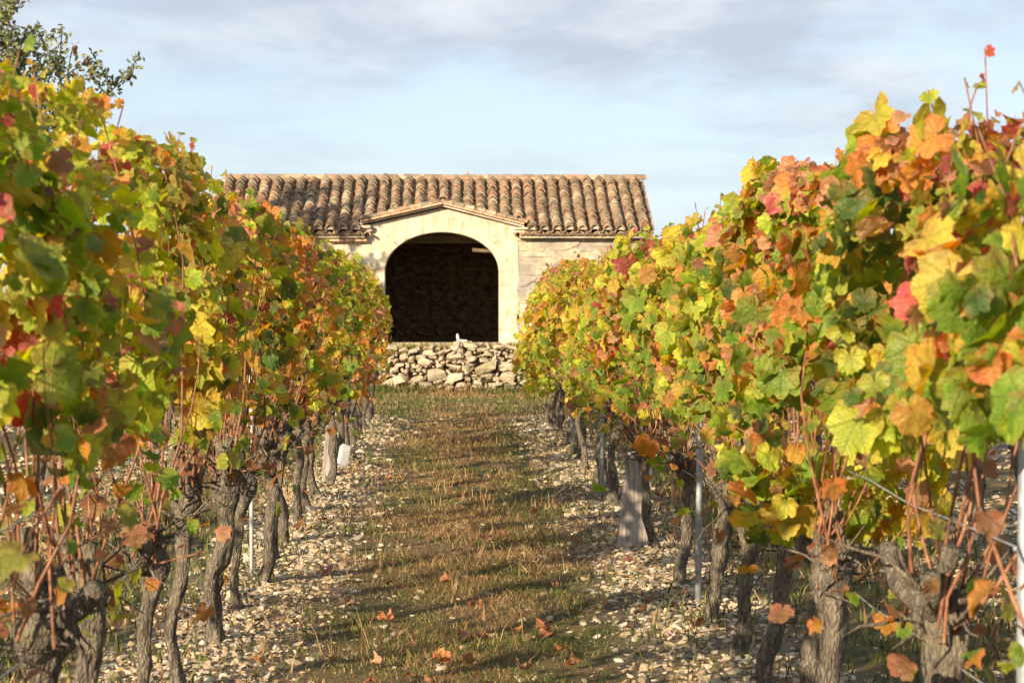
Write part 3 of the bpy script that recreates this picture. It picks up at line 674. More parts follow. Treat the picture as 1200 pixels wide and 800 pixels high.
# ------------------------------------------------------------------ the two rows beside the path
def ordinal(k): return ['first', 'second', 'third', 'fourth', 'fifth', 'sixth', 'seventh', 'eighth', 'ninth', 'tenth', 'eleventh', 'twelfth', 'thirteenth', 'fourteenth', 'fifteenth',
                        'sixteenth', 'seventeenth', 'eighteenth', 'nineteenth', 'twentieth', 'twenty-first', 'twenty-second', 'twenty-third', 'twenty-fourth', 'twenty-fifth', 'twenty-sixth'][k]
def leafword(row, Y):
    if row > 0: return 'sunlit green and lime' if Y < 8 else 'sunlit lime and yellow' if Y < 13 else 'sunlit orange and red' if Y < 19 else 'yellow and orange' if Y < 23 else 'small green and yellow'
    return 'mixed green and rust' if Y < 8 else 'dark green' if Y < 13 else 'shaded green and yellow' if Y < 20 else 'orange and red'
def make_vine(row, k, Y):
    r = random.Random(1000 * (row + 2) + k); xr = RX if row > 0 else LX
    X = xr + r.uniform(-.05, .05); z0 = float(gz(np.array([X]), np.array([Y]))[0])
    root = empty('grape_vine', (X, Y, z0))
    side = 'right' if row > 0 else 'left'
    tag(root, f'{leafword(row, Y)} vine, {ordinal(k)} from the camera in the row {side} of the path', 'grape vine', f'grape vines of the row {side} of the path')
    ht = r.uniform(.62, .78) if Y > 6 else r.uniform(.74, .84)
    kn = r.uniform(.018, .045) if not (row < 0 and k in (1,)) else .055
    lean = (r.uniform(-.06, .06), r.uniform(-.06, .06)); r0 = r.uniform(.025, .038)
    link('trunk', trunk_mesh(1000 * (row + 2) + k, ht, r0, kn, lean, 14 if Y < 16 else 10, 22 if Y < 16 else 14), root)
    org = Vector((X, Y, z0))
    nc = 11 if Y < 13 else 10 if Y < 20 else 6
    T = TOPR if row > 0 else TOPL; top = float(interp(T, Y)); frees = []
    for c in range(nc):
        h0 = (X + lean[0] * .9 + r.uniform(-.06, .06), Y + lean[1] * .9 + r.uniform(-.20, .20), z0 + ht * r.uniform(.86, 1.0))
        fr = c < (4 if Y < 12 else 3)
        tz = top + r.uniform(.02, .16) if fr else top - r.uniform(.05, .55)
        pts = cane_path(r, h0, tz, xr, Y, .20 if not fr else .10)
        if not fr and r.random() < .22: pts = cane_path(r, h0, r.uniform(.75, 1.15), xr + r.choice((-.28, .26)), Y + r.uniform(-.3, .3), .08)
        link('cane', cane_mesh([p - org for p in pts], r.uniform(.0032, .0055)), root)
        if fr: frees.append(pts[-5:])
    n = 760 if Y < 9 else 800 if Y < 15 else 700 if Y < 21 else 600
    P, Rm, S, C, off = canopy(row, Y, int(n * (.92 if row > 0 else .76)))
    for f in frees:
        q = shoot_leaves([tuple(v) for v in f], row, r.randint(7, 11)); P, Rm, S, C, off = (np.concatenate([a, b]) for a, b in zip((P, Rm, S, C, off), q))
    # a few withered leaves hanging low among the canes
    m = 26 if Y < 18 else 10
    Pd = np.stack([xr + rng.normal(0, .16, m), Y + rng.uniform(-.5, .5, m), rng.uniform(.60, 1.12, m)], 1)
    nz = norm(rng.normal(0, 1, (m, 3)) + [-.8 * row, -.4, 0]); tip = norm(rng.normal(0, .35, (m, 3)) + [0, 0, -1]); ay = norm(tip - nz * (tip * nz).sum(1, keepdims=True))
    Cd = PC[[PN.index(rng.choice(['orange', 'brown', 'brown', 'brown', 'salmon', 'green', 'olive', 'lime'])) for _ in range(m)]]
    P, Rm, S, C, off = (np.concatenate([a, b]) for a, b in zip((P, Rm, S, C, off), (Pd, rotmats(np.cross(ay, nz), ay, nz), rng.uniform(.025, .06, m), Cd * .85, np.full(m, -row * .25))))
    P = P - np.array([X, Y, z0])
    # the leaves that show largest (towards the path) become parts of their own
    lim = 290 if Y < 9.6 else 170 if Y < 15 else 80 if Y < 21 else 36
    score = -row * off + .10 * (P[:, 2] - 1.2) + rng.normal(0, .05, len(P)); order = np.argsort(-score)
    one, rest = order[:lim], order[lim:]
    near = Y < 15
    for q in one:
        mt = Matrix(Rm[q].tolist()).to_euler()
        o = bpy.data.objects.new('leaf', (LEAF_ME if near else LEAF_ME1)[int(q) % (8 if near else 6)]); COL.objects.link(o)
        o.parent = root; o.location = P[q]; o.rotation_euler = mt; s = float(S[q]) * (1.0 if Y < 15 else 1.06); o.scale = (s, s, s)
        o.color = (*[float(c) for c in C[q]], 1)
    tm = L0 if Y < 8 else L1 if Y < 18 else L2
    V, F, C4, LP = scatter_leaves(tm, P[rest], Rm[rest], S[rest] * (1.0 if Y < 8 else 1.06), C[rest], rng.integers(0, len(tm), len(rest)))
    tag(link('foliage', mesh('foliage', V, F, M['leaf_mass'], True, {'col': C4, 'lp': LP}), root), kind='stuff')
    return root
YL = [4.1 + 1.0 * k + random.uniform(-.12, .12) for k in range(24)]
YR = [3.98, 4.98] + [6.2, 6.95, 7.9, 8.75, 9.85, 11.0, 12.35, 13.4, 14.5, 15.6, 16.7, 17.7, 18.7, 19.7, 20.7, 21.7, 22.7, 23.7, 24.7, 25.7, 26.6]
for k, y in enumerate(YL): make_vine(-1, k, y)
for k, y in enumerate(YR): make_vine(1, k, y)

# ------------------------------------------------------------------ vines of the rows behind
def outer_proto(seed, n=240):
    r = random.Random(seed); root = None
    tmz = trunk_mesh(seed, r.uniform(.62, .74), .045, .03, (r.uniform(-.05, .05), r.uniform(-.05, .05)), 9, 12)
    P, Rm, S, C, off = canopy(1 if seed % 2 else -1, 6 + (seed % 7) * 3, n, .6, .32)
    P = P - np.array([RX if seed % 2 else LX, 6 + (seed % 7) * 3, 0])
    V, F, C4, LP = scatter_leaves(L2, P, Rm, S * 1.25, C, rng.integers(0, len(L2), len(P)))
    fm = mesh('foliage', V, F, M['leaf_mass'], True, {'col': C4, 'lp': LP})
    mb = MB()
    cms = []
    for c in range(4):
        pts = cane_path(r, (r.uniform(-.04, .04), r.uniform(-.1, .1), .62), r.uniform(1.5, 1.85), 0, 0, .16); cms.append(cane_mesh(pts, .006))
    return tmz, fm, cms
PROT = [outer_proto(60 + k) for k in range(6)]; THIN = [outer_proto(80 + k, 120) for k in range(5)]
for xr in (ROWS[1], ROWS[4], ROWS[5]):
    near_row = xr in (ROWS[1], ROWS[4]); side = 'left' if xr < 0 else 'right'
    for k in range(25):
        Y = 3.6 + k + random.uniform(-.15, .15) + (.9 if xr == ROWS[1] else 0); X = xr + random.uniform(-.05, .05)
        if random.random() < (.16 if near_row and xr > 0 else .3): continue
        tm_, fm, cms = PROT[random.randrange(6)] if xr > 0 else THIN[random.randrange(5)]
        root = empty('grape_vine', (X, Y, float(gz(np.array([X]), np.array([Y]))[0])), random.choice((0, math.pi)))
        tag(root, ('half-hidden vine, %s from the camera in the second row %s' if near_row else 'far vine, %s from the camera in the third row %s') % (ordinal(k), side),
            'grape vine', '%s vine row %s of the path' % ('second' if near_row else 'third', side))
        link('trunk', tm_, root); tag(link('foliage', fm, root), kind='stuff')
        if near_row:
            for c in cms: link('cane', c, root)

# ------------------------------------------------------------------ posts, stakes and wires
def post(name, X, Y, h, r_, mat, label, cat='post', lean=(0, 0)):
    root = empty(name, (X, Y, float(gz(np.array([X]), np.array([Y]))[0])))
    tag(root, label, cat)
    mb = MB(); mb.tube([(0, 0, -.3), (lean[0] * .5, lean[1] * .5, h * .5), (lean[0], lean[1], h)], r_, 12); link('shaft', mb.mesh('shaft', mat, True), root)
    mb = MB(); mb.tube([(lean[0], lean[1], h), (lean[0], lean[1], h + .008)], r_ * 1.12, 12); link('cap', mb.mesh('cap', mat, True), root)
    for z in (.62, .95, 1.3, 1.6):
        if z < h:
            mb = MB(); f = z / h; mb.tube([(lean[0] * f - r_ * 1.5, lean[1] * f, z), (lean[0] * f + r_ * 1.5, lean[1] * f, z)], .004, 5); link('wire_hook', mb.mesh('wire_hook', M['steel']), root)
    return root
post('vineyard_post', 1.19, 4.42, 1.75, .018, M['steel'], 'pale grey metal post at the right edge of the photo, nearest in the row', lean=(.01, 0))
post('vineyard_post', -1.035, 4.78, 1.75, .013, M['steel'], 'blue grey metal post at the left edge of the photo among near leaves')
post('vineyard_post', 1.19, 10.38, 1.55, .016, M['steel'], 'pale steel rod on pebbles between the sixth and eighth right row trunks', lean=(.02, 0))
post('vineyard_post', 1.12, 16.1, 1.6, .016, M['steel'], 'slim grey steel post behind the wide grey plank in the right row')
post('vineyard_post', 1.18, 21.3, 1.7, .016, M['steel'], 'farthest thin steel post of the right row, near its end')
post('vineyard_post', -1.08, 11.4, 1.7, .011, M['white'], 'thin white post half hidden by canes midway along the left row')
def plank(name, X, Y, h, w, th, lean, rz, label, mat=M['wood']):
    r = random.Random(int(Y * 10)); root_z = float(gz(np.array([X]), np.array([Y]))[0]); V = []; n = 9
    for i in range(n):
        s = i / (n - 1); z = -.12 + (h + .12) * s; ww = w * (1.12 - .22 * s) / 2 * (1 + r.uniform(-.03, .03)); cx_ = lean[0] * s; cy_ = lean[1] * s + .008 * math.sin(s * 5)
        top = z + (.018 if i == n - 1 else 0)
        V += [(cx_ - ww, cy_ - th / 2, z), (cx_ + ww, cy_ - th / 2 + r.uniform(-.004, .004), top), (cx_ + ww, cy_ + th / 2, top), (cx_ - ww, cy_ + th / 2, z)]
    F = [(3, 2, 1, 0), tuple(4 * (n - 1) + k for k in range(4))]
    for i in range(n - 1):
        for k in range(4): k2 = (k + 1) % 4; F.append((4 * i + k, 4 * i + k2, 4 * i + 4 + k2, 4 * i + 4 + k))
    o = link(name, mesh(name, np.array(V), F, mat), None, (X, Y, root_z), (0, 0, rz)); bv = o.modifiers.new('bevel', 'BEVEL'); bv.width = .006; bv.segments = 2
    return tag(o, label, 'stake')
plank('wooden_plank', 1.05, 12.65, .56, .17, .04, (.06, 0), .1, 'wide weathered grey plank leaning beside a trunk in the right row')
plank('wooden_plank', -1.04, 17.4, .60, .085, .05, (.05, .02), .1, 'narrow pinkish grey stake leaning in front of the left row')
r_ = WALL_ROCKS[3].copy(); r_.materials[0] = M['white']
tag(link('marker_stone', r_, None, (-.98, 18.9, .13), (.1, .15, .4), (.10, .08, .30)), 'pale upright stone beside the narrow leaning stake, left row', 'stone')
for (xr, side) in ((LX, 'left'), (RX, 'right')):
    for (z, nm) in ((.66, 'lowest'), (1.0, 'middle'), (1.45, 'upper')):
        pts = []; rr = random.Random(int(z * 100))
        for i in range(49):
            y = 3.4 + 24.6 * i / 48; pts.append((xr + rr.uniform(-.012, .012), y, z + rr.uniform(-.012, .012) - .015 * math.sin(i * .5) ** 2))
        mb = MB(); mb.tube(pts, .0022, 5)
        tag(link('trellis_wire', mb.mesh('trellis_wire', M['steel'])), f'{nm} trellis wire running along the {side} vine row', 'wire')
for (za, zb, q) in ((.98, .80, 'upper'), (.86, .74, 'lower')):
    mb = MB(); pts = [(3.39 - 2.15 * s * (1 if q == 'upper' else .98), 9.6 - 4.9 * s, za + (zb - za) * s - .06 * math.sin(s * 3.14)) for s in np.linspace(0, 1, 14)]; mb.tube(pts, .0028, 5)
    tag(link('slack_wire', mb.mesh('slack_wire', M['steel'])), f'{q} of two slack wires crossing behind the near right vines', 'wire')

# ------------------------------------------------------------------ fallen leaves
HUES = (((.46, .20, .09), 'rust brown'), ((.30, .13, .07), 'dark brown'), ((.52, .30, .16), 'pale tan'), ((.60, .27, .08), 'orange'))
used = {}
for i in range(78):
    for _try in range(60):
        if i < 48: X, Y = random.gauss(.12, .42), 8.3 + 9 * random.random() ** 1.5
        elif i < 62: X, Y = random.gauss(.12, .45), random.uniform(16, 30)
        else: X, Y = random.choice((LX, RX)) + random.gauss(0, .3), random.uniform(8, 20)
        s = random.uniform(.032, .062); c, hue = random.choice(HUES)
        on = 'the grass path' if i < 62 else 'the pebbles'
        zone = 'at the bottom edge' if Y < 9.1 else 'very near' if Y < 10.2 else 'near' if Y < 11.8 else 'middle distance' if Y < 15 else 'farther off' if Y < 20 else 'towards the barn'
        lat = 'far left' if X < -.45 else 'left of centre' if X < -.1 else 'in the middle' if X < .25 else 'right of centre' if X < .6 else 'far right'
        if i >= 62: lat = 'left row' if X < 0 else 'right row'
        size = 'large' if s > .05 else 'small'
        lab = f'{size} {hue} fallen leaf on {on}, {lat}, {zone}'
        if lab not in used: break
    used[lab] = 1
    z = float(gz(np.array([X]), np.array([Y]))[0]) + .024
    o = link('fallen_leaf', DRY_ME[i % 8], None, (X, Y, z), (random.gauss(0, .3), random.gauss(0, .3), random.uniform(0, 6.28)))
    o.scale = (s, s, s); o.color = (*c, 1)
    tag(o, lab, 'leaf', f'fallen leaves on {on}')

# ------------------------------------------------------------------ dry stone wall
WY = 36.05
def wall_top(x): return .78 + .03 * math.sin(x * 9.3) + .05 * math.sin(x * 1.7 + .6) + .03 * math.sin(x * 5.1)
wall = empty('dry_stone_wall', (0, WY, 0)); tag(wall, 'low rough dry stone wall of pale rubble below the barn', 'stone wall')
mb = MB(); mb.add([(-6.6, -.06, -.1), (7.2, -.06, -.1), (7.2, .30, -.1), (-6.6, .30, -.1), (-6.6, .17, .68), (7.2, .17, .68), (7.2, .30, .68), (-6.6, .30, .68)], [(0, 3, 2, 1), (4, 5, 6, 7), (0, 1, 5, 4), (1, 2, 6, 5), (2, 3, 7, 6), (3, 0, 4, 7)]); link('core', mb.mesh('core', M['core']), wall)
rr = random.Random(5); rects = []
def try_fill(n, w0, w1, h0, h1, slack):
    for _ in range(n):
        w = rr.uniform(w0, w1); h = rr.uniform(h0, h1); x = rr.uniform(-6.4, 7.0); z = rr.uniform(-.02 + h / 2, wall_top(x) - h * .35)
        if A_ok(x, z, w * slack, h * slack): rects.append((x, z, w, h))
def A_ok(x, z, w, h):
    if not rects: return True
    a = np.array(rects); return not np.any((np.abs(a[:, 0] - x) < (a[:, 2] + w) / 2 * .93) & (np.abs(a[:, 1] - z) < (a[:, 3] + h) / 2 * .93))
try_fill(60, .24, .40, .10, .17, 1.0); try_fill(600, .13, .28, .06, .10, .95); try_fill(6000, .07, .17, .035, .07, .86); try_fill(9000, .035, .08, .025, .045, .75)
rects = [q for q in rects]
vis = sorted(rects, key=lambda q: (abs(q[0] - .05) > 1.75, -q[2] * q[3])); rest_rocks = []
for i, (x, z, w, h) in enumerate(vis):
    d = .30 + rr.uniform(-.05, .05); rot = (rr.uniform(-.45, .45), rr.uniform(-.42, .42) + (rr.uniform(-.5, .5) if rr.random() < .12 else 0), rr.uniform(-.2, .2)); y = -.16 + rr.uniform(-.07, .06) + .34 * z - (.03 if w > .28 else 0)
    if i < 288: link('stone', WALL_ROCKS[i % 12], wall, (x, y, z), rot, (w * 1.05, d, h * 1.08))
    else: rest_rocks.append((x, y, z, w, d, h, rot))
n = len(rest_rocks)
tv = [me_np(m) for m in WALL_ROCKS]
P = np.array([q[:3] for q in rest_rocks]); S3 = np.array([(q[3] * 1.05, q[4], q[5] * 1.08) for q in rest_rocks]); Rm = np.array([np.array(Euler(q[6]).to_matrix()) for q in rest_rocks])
V, F, C4 = scatter(tv, P, S3, Rm, np.ones((n, 3)), rng.integers(0, 12, n))
tag(link('rubble', mesh('rubble', V, F, M['stone'], False), wall), kind='stuff')
# toppled stones at the foot
for i in range(26):
    x = rr.uniform(-1.4, 1.6); s = rr.uniform(.06, .15); link('stone', WALL_ROCKS[i % 12], wall, (x, -.12 - rr.uniform(0, .18), s * .22), (0, 0, rr.uniform(0, 6)), (s * 1.3, s, s * .7)) if i < 9 else None
# weeds along the wall top
n = 2600; X = rng.uniform(-6, 7, n); k = (snoise(np.stack([X, 0 * X, 0 * X], 1), 2.2) > -.1) | ((X > .1) & (X < 1.2)); X = X[k]; n = len(X); Y = 36.12 + rng.uniform(-.02, .4, n)
C = np.where(rng.random((n, 1)) < .7, GREEN[rng.integers(0, 3, n)] * 1.3, STRAW[rng.integers(0, 4, n)])
V, F, C4 = blades(n, X, Y, rng.uniform(.03, .11, n), np.full(n, .016), C, 1.2, Z0=np.full(n, .77))
tag(link('wall_top_weeds', mesh('wall_top_weeds', V, F, M['grass'], False, {'col': C4})), 'green weeds growing along the top of the stone wall', 'weeds', kind='stuff')

# ------------------------------------------------------------------ the barn
BX0, BX1, BY0, BY1 = -3.95, 3.32, 36.60, 40.85
barn = empty('stone_barn', (0, 0, 0)); tag(barn, 'small stone barn with dark arched opening and canal tile roof behind the wall', 'barn')
AX, AH, AR, AS = -.205, .981, .674, 2.056        # arch centre, half width, rise, spring height
WT = 2.66
FL = .30
def gable_z(x):
    xa, za = -.20, 3.14
    if x < -1.50 or x > 1.10: return WT
    return za - (abs(x - xa) / 1.30) * .30 if True else WT
def arch_z(x):
    q = max(0.0, 1 - ((x - AX) / AH) ** 2); return AS + AR * math.sqrt(q)
mb = MB(); D = .5
cols = [-1.50] + [AX - AH - .001] + [AX - AH * math.cos(math.pi * k / 28) for k in range(0, 29)] + [AX + AH + .001] + [1.10]
for k in range(len(cols) - 1):
    a, b = cols[k], cols[k + 1]
    if b - a < 1e-6: continue
    inside = a >= AX - AH - 1e-9 and b <= AX + AH + 1e-9
    za, zb = (arch_z(a), arch_z(b)) if inside else (.6, .6)
    ta, tb = gable_z(a + 1e-6), gable_z(b - 1e-6)
    y0 = BY0; y1 = BY0 + D
    mb.add([(a, y0, za), (b, y0, zb), (b, y0, tb), (a, y0, ta), (a, y1, za), (b, y1, zb), (b, y1, tb), (a, y1, ta)], [(0, 1, 2, 3), (7, 6, 5, 4), (0, 4, 5, 1), (3, 2, 6, 7)])
for x in (AX - AH, AX + AH):                      # jamb reveals
    mb.add([(x, BY0, .3), (x, BY0 + D, .3), (x, BY0 + D, AS), (x, BY0, AS)], [(0, 1, 2, 3)])
for x in (-1.50, 1.10): mb.add([(x, BY0, .3), (x, BY0 + D, .3), (x, BY0 + D, gable_z(x * .999)), (x, BY0, gable_z(x * .999))], [(0, 1, 2, 3)])
link('arch_wall', mb.mesh('arch_wall', M['plaster']), barn)
mb = MB(); mb.box(BX0, -1.50, BY0 + .012, BY0 + D, .3, WT); link('front_wall', mb.mesh('front_wall', M['plaster']), barn)
mb = MB(); mb.box(1.10, BX1, BY0 + .012, BY0 + D, .3, WT); link('front_wall', mb.mesh('front_wall', M['barn_stone']), barn)
mb = MB(); mb.box(BX0, BX0 + .45, BY0 + D, BY1 - .45, .3, WT); link('side_wall', mb.mesh('side_wall', M['inner_shade']), barn)
mb = MB(); mb.box(BX1 - .45, BX1, BY0 + D, BY1 - .45, .3, WT); link('side_wall', mb.mesh('side_wall', M['inner_shade']), barn)
mb = MB(); mb.box(BX0, BX1, BY1 - .45, BY1, .3, WT); link('back_wall', mb.mesh('back_wall', M['inner_shade']), barn)
mb = MB(); mb.box(AX - AH, AX + AH, BY0 - .1, BY0 + D + .05, .5, .835); link('threshold', mb.mesh('threshold', M['barn_stone']), barn)
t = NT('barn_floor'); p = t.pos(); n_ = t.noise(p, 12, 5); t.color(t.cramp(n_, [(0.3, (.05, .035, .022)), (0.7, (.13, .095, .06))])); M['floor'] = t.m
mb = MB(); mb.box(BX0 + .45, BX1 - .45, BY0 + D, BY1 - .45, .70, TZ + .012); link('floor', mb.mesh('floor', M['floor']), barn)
# coursed facing stones, front right part
rr = random.Random(21); z = .80; cnt = 0
def course(x0, x1, y, z, h, cnt, wmin, wmax, face=-1, name='stone'):
    x = x0
    while x < x1 - .03:
        w = min(rr.uniform(wmin, wmax), x1 - x)
        if x1 - (x + w) < .07: w = x1 - x
        link(name, BARN_ROCKS[cnt % 8], barn, (x + w / 2, y + rr.uniform(-.008, .008), z + h / 2), (rr.uniform(-.03, .03), rr.uniform(-.02, .02), rr.uniform(-.03, .03)), (w + .016, .13, h + .012))
        x += w; cnt += 1
    return cnt
while z < WT - .04:
    h = rr.choice((.05, .06, .075, .10)); h = min(h, WT - z)
    x0 = AX + AH + .22 + rr.uniform(-.02, .14)
    if WT - (z + h) < .05: h = WT - z
    cnt = course(x0, BX1 + .01, BY0 + .052, z, h, cnt, .16, .60); z += h
# dressed arch stones and jambs, barely proud of the render
def block(xs_, zs_, y0, y1, mat, name):
    V = [(x, y0, z) for x, z in zip(xs_, zs_)] + [(x, y1, z) for x, z in zip(xs_, zs_)]
    me = mesh(name, np.array(V), [(0, 1, 2, 3), (7, 6, 5, 4), (0, 4, 5, 1), (1, 5, 6, 2), (2, 6, 7, 3), (3, 7, 4, 0)], mat); o = link(name, me, barn)
    bv = o.modifiers.new('bevel', 'BEVEL'); bv.width = .005; bv.segments = 1; return o
NVS = 15
for k in range(NVS):
    a0, a1 = math.pi * k / NVS + .002, math.pi * (k + 1) / NVS - .002
    def pt(a, e): return (AX - (AH + e) * math.cos(a), AS + (AR + e) * math.sin(a))
    p = [pt(a0, .003), pt(a1, .003), pt(a1, .24), pt(a0, .24)]
    block([q[0] for q in p], [q[1] for q in p], BY0 - .005 - .002 * (k % 3), BY0 + .2, M['plaster'], 'arch_stone')
zj = .80
for k, h in enumerate((.27, .24, .29, .22, .236)):
    w = (.34, .24)[k % 2]
    for sx, xx in ((-1, AX - AH), (1, AX + AH)):
        a, b = (xx - w, xx - .003) if sx < 0 else (xx + .003, xx + w)
        block([a, b, b, a], [zj + .002, zj + .002, zj + h - .002, zj + h - .002], BY0 - .004 - .002 * ((k + sx) % 3), BY0 + .2, M['plaster'], 'jamb_stone')
    zj += h
# gable ends of the side walls (triangles under the roof)
RY, RZ, EY, EZ = 38.72, 3.74, 36.36, 2.75
for x0, x1 in ((BX0, BX0 + .45), (BX1 - .45, BX1)):
    mb = MB(); mb.add([(x0, BY0 + .004, WT + .002), (x0, BY1 - .004, WT + .002), (x0, RY, RZ - .1), (x1, BY0 + .004, WT + .002), (x1, BY1 - .004, WT + .002), (x1, RY, RZ - .1)], [(0, 1, 2), (3, 5, 4), (0, 2, 5, 3), (1, 4, 5, 2), (0, 3, 4, 1)])
    link('gable', mb.mesh('gable', M['mortar']), barn)
# back wall inside, coursed rubble joined
PI_, SI, RI = [], [], []
z = .76
while z < 2.6:
    h = rr.choice((.08, .10, .13)); x = BX0 + .5
    while x < BX1 - .5:
        w = rr.uniform(.15, .42); PI_.append((x + w / 2, BY1 - .46 + rr.uniform(-.02, .01), z + h / 2)); SI.append((w * .96, .14, h * .95)); RI.append(np.array(Euler((rr.uniform(-.05, .05), rr.uniform(-.04, .04), rr.uniform(-.05, .05))).to_matrix())); x += w
    z += h
tb = [me_np(m) for m in BARN_ROCKS]; n = len(PI_)
V, F, C4 = scatter(tb, np.array(PI_), np.array(SI), np.array(RI), np.ones((n, 3)), rng.integers(0, 8, n))
tag(link('inner_stonework', mesh('inner_stonework', V, F, M['inner_shade'], False), barn), kind='stuff')
# roof: deck, beams, pan tiles, cover tiles, ridge
roof = empty('roof'); roof.parent = barn
RXL, RXR = -4.16, 3.44
slope = math.atan2(RZ - EZ, RY - EY); sl = math.hypot(RZ - EZ, RY - EY)
mb = MB()
for s in (1, -1):
    ey = EY if s == 1 else 2 * RY - EY
    for (xa_, xb_, e_) in (((RXL + .03, -1.60, 0), (-1.60, 1.20, .75), (1.20, RXR - .03, 0)) if s == 1 else ((RXL + .03, RXR - .03, 0),)):
        y_ = ey + e_; z_ = EZ + e_ * (RZ - EZ) / (RY - EY)
        mb.add([(xa_, y_, z_ - .075), (xb_, y_, z_ - .075), (xb_, RY, RZ - .075), (xa_, RY, RZ - .075), (xa_, y_, z_ - .055), (xb_, y_, z_ - .055), (xb_, RY, RZ - .035), (xa_, RY, RZ - .035)],
           [(0, 3, 2, 1), (4, 5, 6, 7), (0, 1, 5, 4), (1, 2, 6, 5), (3, 0, 4, 7)])
link('roof_deck', mb.mesh('roof_deck', M['beam']), barn)
def barrel(L, r0, r1, n, th, up=1):
    """half round tile lying along +y from 0 (low end) to L, arch up"""
    V = []; F = []
    for (y, r) in ((0, r0), (L, r1)):
        for rad in (r, r - th):
            for k in range(n + 1):
                a = math.pi * k / n; V.append((-math.cos(a) * rad, y, up * math.sin(a) * rad * (1.18 if up > 0 else 1.0)))
    m = n + 1
    for k in range(n):
        F += [(k, k + 1, 2 * m + k + 1, 2 * m + k), (m + k + 1, m + k, 3 * m + k, 3 * m + k + 1), (k, m + k, m + k + 1, k + 1)]
    F += [(0, 2 * m, 3 * m, m), (n, m + n, 3 * m + n, 2 * m + n)]
    return V, F
TV, TF = barrel(.27, .081, .056, 7, .020); TILE = mesh('tile', np.array(TV), TF, M['tile'], False)
npitch = 35; pitch = (RXR - RXL - .10) / npitch; nrow = 15; dr = sl / nrow
def slope_pt(s, dz=0): return (EY + (RY - EY) * s, EZ + (RZ - EZ) * s + dz)
def sag(x, s): return -.022 * math.sin(math.pi * s) * (1 + .6 * math.sin(x * 1.3)) - .012 * math.sin(x * 2.1 + 1) * s
tiles = []
for c in range(npitch):
    x = RXL + .13 + c * pitch
    for q in range(nrow):
        s = q / nrow; y, z = slope_pt(s)
        # leave out tiles under the little gable
        if -1.66 < x < 1.30 and z < 3.24 - abs(x + .2) / 1.40 * .33 - .04: continue
        tiles.append((x + rr.uniform(-.010, .010), y - .05 + rr.uniform(-.018, .018), z + .018 + sag(x, s) + rr.uniform(-.006, .008), rr.uniform(-.045, .045), rr.uniform(-.07, .07), q))
order = sorted(range(len(tiles)), key=lambda i: -(tiles[i][0] - .004 * tiles[i][5])); ones = set(order[:272])
rt = []
for i, (x, y, z, a, b, q) in enumerate(tiles):
    if i in ones: link('tile', TILE, roof, (x, y, z), (slope - .035, b, a))
    else: rt.append((x, y, z, a, b))
tvv = np.array(TV); MBt = MB()
for (x, y, z, a, b) in rt:
    m_ = np.array(Euler((slope - .035, b, a)).to_matrix()); MBt.add((tvv @ m_.T + [x, y, z]).tolist(), TF)
for c in range(npitch):                                             # the far slope
    x = RXL + .13 + c * pitch
    for q in range(nrow):
        s = q / nrow; yy = 2 * RY - (EY + (RY - EY) * s); m_ = np.array(Euler((slope - .035, 0, math.pi)).to_matrix())
        Rz = np.array(Matrix.Rotation(math.pi, 3, 'Z')); mm = Rz @ np.array(Euler((slope - .035, 0, 0)).to_matrix())
        MBt.add((tvv @ mm.T + [x, yy + .05, EZ + (RZ - EZ) * s + .012]).tolist(), TF)
mb = MB()
for (x, y, z, a, b, q) in tiles:
    if q == 0 and not (-1.7 < x < 1.3 and z > 3.0):
        V = [(x, y + .03, z)] + [(x - math.cos(math.pi * k / 6) * .068, y + .03 + rr.uniform(-.006, .006), z - .01 + math.sin(math.pi * k / 6) * .075) for k in range(7)]
        V2 = [(vx, vy + .05, vz + .02) for vx, vy, vz in V]; mb.add(V + V2, [(0, k + 1, k + 2) for k in range(6)] + [(k + 1, k + 9, k + 10, k + 2) for k in range(6)])
tag(link('tile_end_mortar', mb.mesh('tile_end_mortar', M['barn_stone']), roof), kind='stuff')
tag(link('tile_field', MBt.mesh('tile_field', M['tile']), roof), kind='stuff')
PV, PF = barrel(.34, .060, .072, 5, .012, -1); pvv = np.array(PV); MBp = MB()
for c in range(npitch + 1):
    x = RXL + .13 + (c - .5) * pitch
    for q in range(8):
        s = q / 8; y, z = slope_pt(s)
        if -1.60 < x < 1.24 and z < 3.24 - abs(x + .2) / 1.40 * .33 - .02: continue
        m_ = np.array(Euler((slope - .02, 0, rr.uniform(-.02, .02))).to_matrix()); MBp.add((pvv @ m_.T + [x, y - .04, z + .014]).tolist(), PF)
tag(link('pan_tile', MBp.mesh('pan_tile', M['tile']), roof), kind='stuff')
RVt, RFt = barrel(.42, .105, .092, 7, .016); RID = mesh('ridge_tile', np.array(RVt), RFt, M['tile'], False)
nrd = 21
for k in range(nrd):
    x = RXL + (RXR - RXL) * k / nrd; link('ridge_tile', RID, roof, (x, RY + rr.uniform(-.01, .01), RZ + .010 + rr.uniform(-.004, .005)), (rr.uniform(-.01, .02), rr.uniform(-.03, .03), -math.pi / 2 + rr.uniform(-.01, .01)), (1, (RXR - RXL) / nrd / .36, .8))
mb = MB(); mb.box(RXL + .05, RXR - .05, RY - .085, RY + .085, RZ - .06, RZ + .06); link('ridge_bedding', mb.mesh('ridge_bedding', M['mortar']), roof)
link('mortar_lump', WALL_ROCKS[2], roof, (.245, RY, RZ + .125), (0, .3, 0), (.05, .05, .09))
